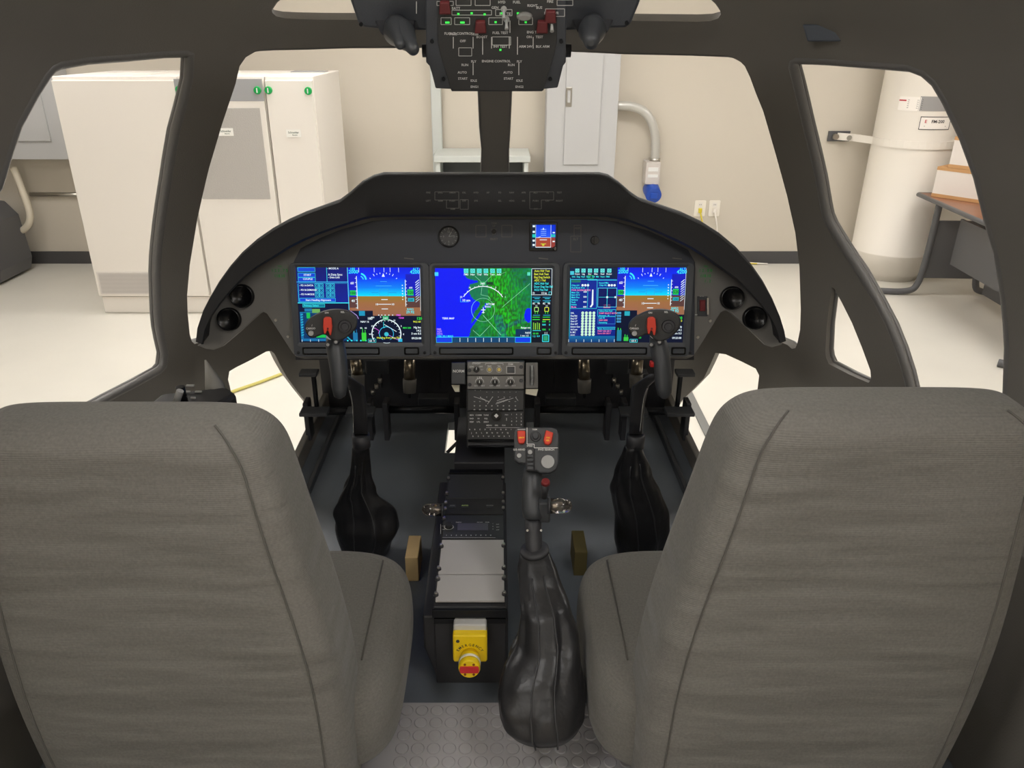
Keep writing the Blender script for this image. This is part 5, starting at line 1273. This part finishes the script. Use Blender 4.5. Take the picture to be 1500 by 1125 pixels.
# ------------------------------------------------------------------ collective
t = thing('collective_lever', 'black collective lever with two red switches and a long leather gaiter', 'control lever', tuple(onZ(795, 1050, FZ)))
HD = 1.43; hc = at(787, 655, HD); HFr = Fr(hc, ((CAM-hc).normalized()+Vector((0, .02, .12))).normalized())
hp = [(753, 634), (755, 628), (762, 626), (808, 626), (816, 629), (818.5, 637), (818.5, 678), (815, 688), (805, 693), (790, 693), (787, 689), (784, 690), (770, 689), (769, 679), (760, 678), (753, 673)]
hd = MB().prism(HFr, HFr.uvs(hp), -.028, 0).build('head', PLASTIC, t, .005, seg=3)
for pts in ([(757.5, 631), (770, 631), (770, 645), (768, 651), (760, 651), (758, 645)], [(799.5, 630), (811, 634), (808, 649), (804, 653), (798, 652), (795.5, 646)]):
    MB().prism(HFr, HFr.uvs(pts), 0, .011, taper=.08).build('switch_cover', RED, hd, .002, label='red switch cover')
m = MB(); m.ptext(HFr, 'DROP', 764, 641, .0028, w=.0116); m.ptext(HFr, 'FIRE', 803, 641, .0028, w=.0116); m.ptext(HFr, 'REL', 802.5, 645, .0028, w=.0116); m.build('switch_legend', YELLOW, hd)
m = MB()
m.pline(HFr, [(772, 626), (772, 650.5), (782.5, 650.5), (782.5, 656), (817.5, 656)], .0013, w=.0006); m.pline(HFr, [(758, 629), (769.5, 629)], .001, w=.0006)
m.ptext(HFr, 'TRIM', 783, 629, .003, w=.0006); m.ptext(HFr, 'SPEED', 776, 653, .003, w=.0006); m.ptext(HFr, 'GO ARND', 760.5, 658.5, .0035, w=.0006); m.ptext(HFr, 'FWD SEARCH', 800, 658.5, .0035, w=.0006)
m.build('lettering', WHITEP, hd)
u, v = HFr.uv(784.5, 639.5); MB().disc(HFr, u, v, .010, 0, .004, 0, 24, .009).disc(HFr, u, v, .006, .004, .012, 1, 16, .005).build('hat_switch', [BLACK, PLASTIC], hd)
u, v = HFr.uv(802.5, 676.5); MB().disc(HFr, u, v, .0128, 0, .004, 0, 32, .012).build('button', GREYB, hd, label='large round grey button')
u, v = HFr.uv(760.5, 667.5); MB().disc(HFr, u, v, .0044, 0, .004, 0, 18, .004).build('button', GREYB, hd, label='small round grey button')
m = MB(); m.pbox(HFr, 770.5, 656, 783, 690, 0, .006); m.build('rocker_frame', BLACK, hd, .002)
for k in range(4):
    m = MB(); m.pbox(HFr, 772, 666+6*k, 781.5, 670.5+6*k, .006, .009+.002*(k % 2)); m.build('rocker', PLASTIC, hd, .001)
u, v = HFr.uv(776.5, 663); MB().disc(HFr, u, v, .004, .006, .012, 0, 14).build('toggle', GREYB, t)
rr = [ring_pts(at(px, py, D), (1, 0, 0), (0, .9, -.3), hw/FPX*D, hw/FPX*D, 28, e) for px, py, D, hw, e in ((781, 684, 1.452, 13, 2.4), (780, 700, 1.448, 14.5, 2), (779.5, 720, 1.44, 15.5, 2), (780, 745, 1.43, 16, 2), (781, 757, 1.43, 15, 2), (781, 758.5, 1.43, 12, 2))]
MB().loft(rr).build('grip', PLASTIC, t)
rr = [ring_pts(at(px, py, D), (1, 0, 0), (0, .9, -.3), hw/FPX*D, hw/FPX*D, 24) for px, py, D, hw in ((781, 756, 1.435, 12.2), (781, 775, 1.43, 12.2), (782, 800, 1.425, 12.2), (783, 815, 1.42, 12.2))]
MB().loft(rr).build('tube', BLACK, t)
for px in (772.5, 792.5): c = at(px, 776.5, 1.412); MB().cyl(c, c+Vector((0, -.004, .002)), .0022, .0022, 10).build('screw', CHROME, t)
m = MB(); m.box(at(797, 745, 1.43), (.022, .03, .045)); m.build('side_housing', PLASTIC, t, .004)
c = at(797, 728, 1.415); c2 = at(799, 708, 1.39); MB().tube([c, c.lerp(c2, .5), c2], [.006, .007, .009], 14).build('thumb_stalk', BLACK, t)
MB().tube([c2, c2+(c2-c)*.18], [.0085, .007], 14).build('stalk_cap', DRED, t, label='red cap')
# rubber band ring and gaiter
c = at(783, 806, 1.42)
MB().loft([ring_pts(c+Vector((0, 0, zz)), (1, .0, .12), (0, 1, 0), r, r, 28) for zz, r in ((.004, .014), (.004, .026), (-.004, .027), (-.005, .015))]).build('gaiter_ring', BLACK, t)
gaiter(t, [(783, 807, 1.42, 22, .024, .03), (788, 845, 1.40, 30, .034, .06), (797, 885, 1.37, 36, .042, .10), (800, 930, 1.36, 44, .048, .13), (792, 975, 1.34, 55, .055, .12), (790, 1015, 1.33, 60, .06, .09), (793, 1045, 1.33, 61, .06, .04), (796, 1062, 1.335, 52, .052, .02)], 21, 72)

# ------------------------------------------------------------------ pedals
def pedals(sx, label):
    t = thing('rudder_pedals', label, 'pedals', (sx*.35, 2.15, FZ), 'rudder pedal sets under the panel')
    Yp, zp = 2.15, CAM.z-1.065
    def B(x0, x1, z_, r=.012, y=Yp): MB().tube([(sx*x0, y, z_), (sx*x1, y, z_)], r, 12).build('cross_bar', DARKM, t)
    B(.13, .335, zp+.002); B(.40, .585, zp-.004)
    for xx in (.125, .345, .395, .59): MB().box((sx*xx, Yp, zp-.03), (.016, .05, .13)).build('bar_bracket', BLACK, t, .003)
    for xx in (.555, .415): 
        MB().box((sx*xx, Yp-.02, CAM.z-.99), (.010, .02, .13)).build('pedal_arm', DARKM, t)
        MB().box((sx*(xx+.01), Yp-.03, CAM.z-.925), (.055, .04, .012)).build('foot_plate', PLASTIC, t, .003)
        MB().box((sx*xx, Yp-.05, CAM.z-1.045), (.085, .05, .012)).build('pedal_base', PLASTIC, t, .002)
    for px_, y_, lean in ((128, 575, 0), (208, 568, 8)):
        a = at(728+sx*(px_+(-1 if sx > 0 else 0)), 520, 2.22); b = at(728+sx*(px_-lean*.5), y_-20, 2.24); c = at(728+sx*(px_-lean*.6), y_, 2.25)
        MB().cyl(a, b, .0165, .0165, 20).build('actuator_rod', mat('actuator_metal', (170, 158, 138), .3, metal=1), t)
        MB().tube([b, b.lerp(c, .3), c], [.020, .020, .018], 18).build('actuator_body', mat('actuator_olive', (104, 100, 92), .5), t)
        MB().tube([c, c+(c-b)*.4], .005, 8).build('actuator_pin', DARKM, t)
    for q in range(3): MB().box((sx*(.2+.10*q), 2.40, 1.40), (.012, .03, .4)).build('rib', BLACK, t)
    MB().box((sx*.37, 2.2, CAM.z-.93), (.07, .05, .05)).build('linkage_block', PLASTIC, t, .004)
    for q in range(3): MB().cyl((sx*(.36+.012*q), 2.16, CAM.z-.96-.02*q), (sx*(.36+.012*q), 2.16, CAM.z-.975-.02*q), .006, .006, 10).build('bolt', STEEL, t)
    MB().box((sx*.21, 2.3, CAM.z-1.1), (.10, .04, .03)).build('stop_block', PLASTIC, t, .003)
pedals(-1, 'black rudder pedal bars and metal actuators in the left footwell')
pedals(1, 'black rudder pedal bars and metal actuators in the right footwell')

# ------------------------------------------------------------------ side consoles
t = thing('side_console', 'black side console with small keys and a light grey cone behind the left seat', 'side console', (-.8, 1.5, FZ))
zc = onY(290, 575, 1.62).z
MB().prism(Fr((0, 0, 0), (0, 0, 1)), [(-.84, 1.30), (-.70, 1.30), (-.665, 1.55), (-.62, 1.66), (-.66, 1.70), (-.80, 1.66)], FZ, zc-.02).build('body', BLACK, t, .01)
SCf = Fr((0, 0, zc-.018), (0, 0, 1))
m = MB()
for px, py, a, b in ((279, 566, .02, .008), (274, 575, .016, .006), (291, 575, .016, .006), (283, 584, .012, .005), (268, 583, .02, .006)):
    u, v = SCf.uv(px, py); m.fbox(SCf, u-a/2, v-b/2, u+a/2, v+b/2, 0, .004)
m.build('keys', GREYB, t, .001)
c = onZ(266, 578, zc); MB().cyl(c+Vector((0, 0, -.02)), c+Vector((0, 0, .02)), .012, .010, 16).build('knob', GLOSS, t)
m = MB().tube([onZ(258, 590, zc), onZ(262, 578, zc+.02), onZ(264, 572, zc+.03)], .008, 10); m.build('lever', GREYB, t)
c = onZ(311, 560, zc-.02)
MB().tube([c+Vector((-.012, .01, .055)), c+Vector((.01, -.015, -.0)), c+Vector((.016, -.03, -.03))], [.002, .022, .028], 16).build('cone', mat('cone_grey', (150, 148, 142), .5), t, label='light grey cone')
t = thing('right_side_console', 'black side console with a light grey cone behind the right seat', 'side console', (.8, 1.5, FZ)); t.name = 'side_console'
MB().prism(Fr((0, 0, 0), (0, 0, 1)), [(1.0, 1.35), (.72, 1.35), (.66, 1.60), (.75, 1.70), (1.0, 1.70)], FZ, CAM.z-.80).build('body', BLACK, t, .01)
c = at(1160, 556, 1.72)
MB().tube([c+Vector((0, 0, .022)), c+Vector((0, -.005, -.02)), c+Vector((0, -.01, -.06))], [.013, .019, .024], 20).build('cone', MATS['cone_grey'], t, label='light grey cone')

# ------------------------------------------------------------------ seats
def seat(sg, xt, xb, dtop, label):
    """sg: -1 left seat, +1 right seat; xt/xb: centre x at the top and the bottom; dtop: top below the camera"""
    t = thing('pilot_seat', label, 'seat', (xb, 1.0, FZ), 'grey fabric pilot seats')
    Yb = .83
    # (depth below top, half width, half thickness, centre shift)
    prof = [(-.012, .140, .018), (-.006, .165, .038), (.004, .183, .054), (.020, .197, .066), (.045, .206, .074), (.09, .212, .079), (.17, .222, .083), (.26, .236, .085), (.35, .247, .086), (.44, .252, .086), (.52, .250, .086), (.60, .246, .085), (.68, .240, .084), (.71, .235, .08)]
    rings = []
    rnd = random.Random(5+sg)
    for d_, hw, ht in prof:
        k = max(0, min(1, d_/.65)); xc = xt+(xb-xt)*k
        # rear face stays upright, thickness grows forward
        c = Vector((xc, Yb+.085+.0*k-(.006 if d_ < .03 else 0), CAM.z-dtop-d_))
        rr = ring_pts(c, (1, 0, 0), (0, 1, 0), hw, ht, 72, 5.2)
        for p in rr:
            u = (p.x-xc)/hw
            if p.y < c.y: p.y += .012*(1-abs(u)**2)*math.sin(min(1, k*1.2)*PI)*.8+.004*math.sin(9*k+3*u)*(1-u*u)
        rings.append(rr)
    top = [c_*1 for c_ in rings[0]]
    o = MB().loft(rings).build('backrest', FABRIC, t)
    sb = o.modifiers.new('sub', 'SUBSURF'); sb.levels = 2; sb.render_levels = 2
    # welt seams along the two rear edges and across the top
    n = 72
    def idx(ang): return int(round(ang/360*n)) % n
    for a_ in (228, 312):
        pts = [r[idx(a_)]+Vector((0, -.0008, 0)) for r in rings[1:]]
        MB().tube(smooth_path(pts, 1), .0016, 6).build('seam', SEAM, o)
    # cushion
    cr = []
    y0_, y1_ = .875, 1.31
    for d_, g in ((.945, .06), (.95, .035), (.958, .018), (.975, .006), (1.01, 0), (1.06, 0), (1.10, .004), (1.12, .02)):
        hwx = .262-g; hy = (y1_-y0_)/2-g
        cr.append(ring_pts((xb-sg*.045, (y0_+y1_)/2, CAM.z-d_), (1, 0, 0), (0, 1, 0), hwx, hy, 64, 4.6))
    o = MB().loft(cr[::-1]).build('cushion', FABRIC, t)
    sb = o.modifiers.new('sub', 'SUBSURF'); sb.levels = 1; sb.render_levels = 2
    for s2 in (-1, 1):
        MB().tube([(xb-sg*.045+s2*.20, y0_+.1, CAM.z-.9455), (xb-sg*.045+s2*.20, y1_-.07, CAM.z-.9455)], .0016, 6).build('seam', SEAM, o)
    MB().box((xb, 1.03, (CAM.z-1.12+FZ)/2), (.42, .40, CAM.z-1.12-FZ)).build('seat_base', BLACK, t, .01)
    return t
seat(-1, -.500, -.470, .461, 'grey fabric pilot seat on the left, its back standing slightly lower')
seat(1, .508, .462, .439, 'grey fabric pilot seat on the right, its back standing slightly taller')
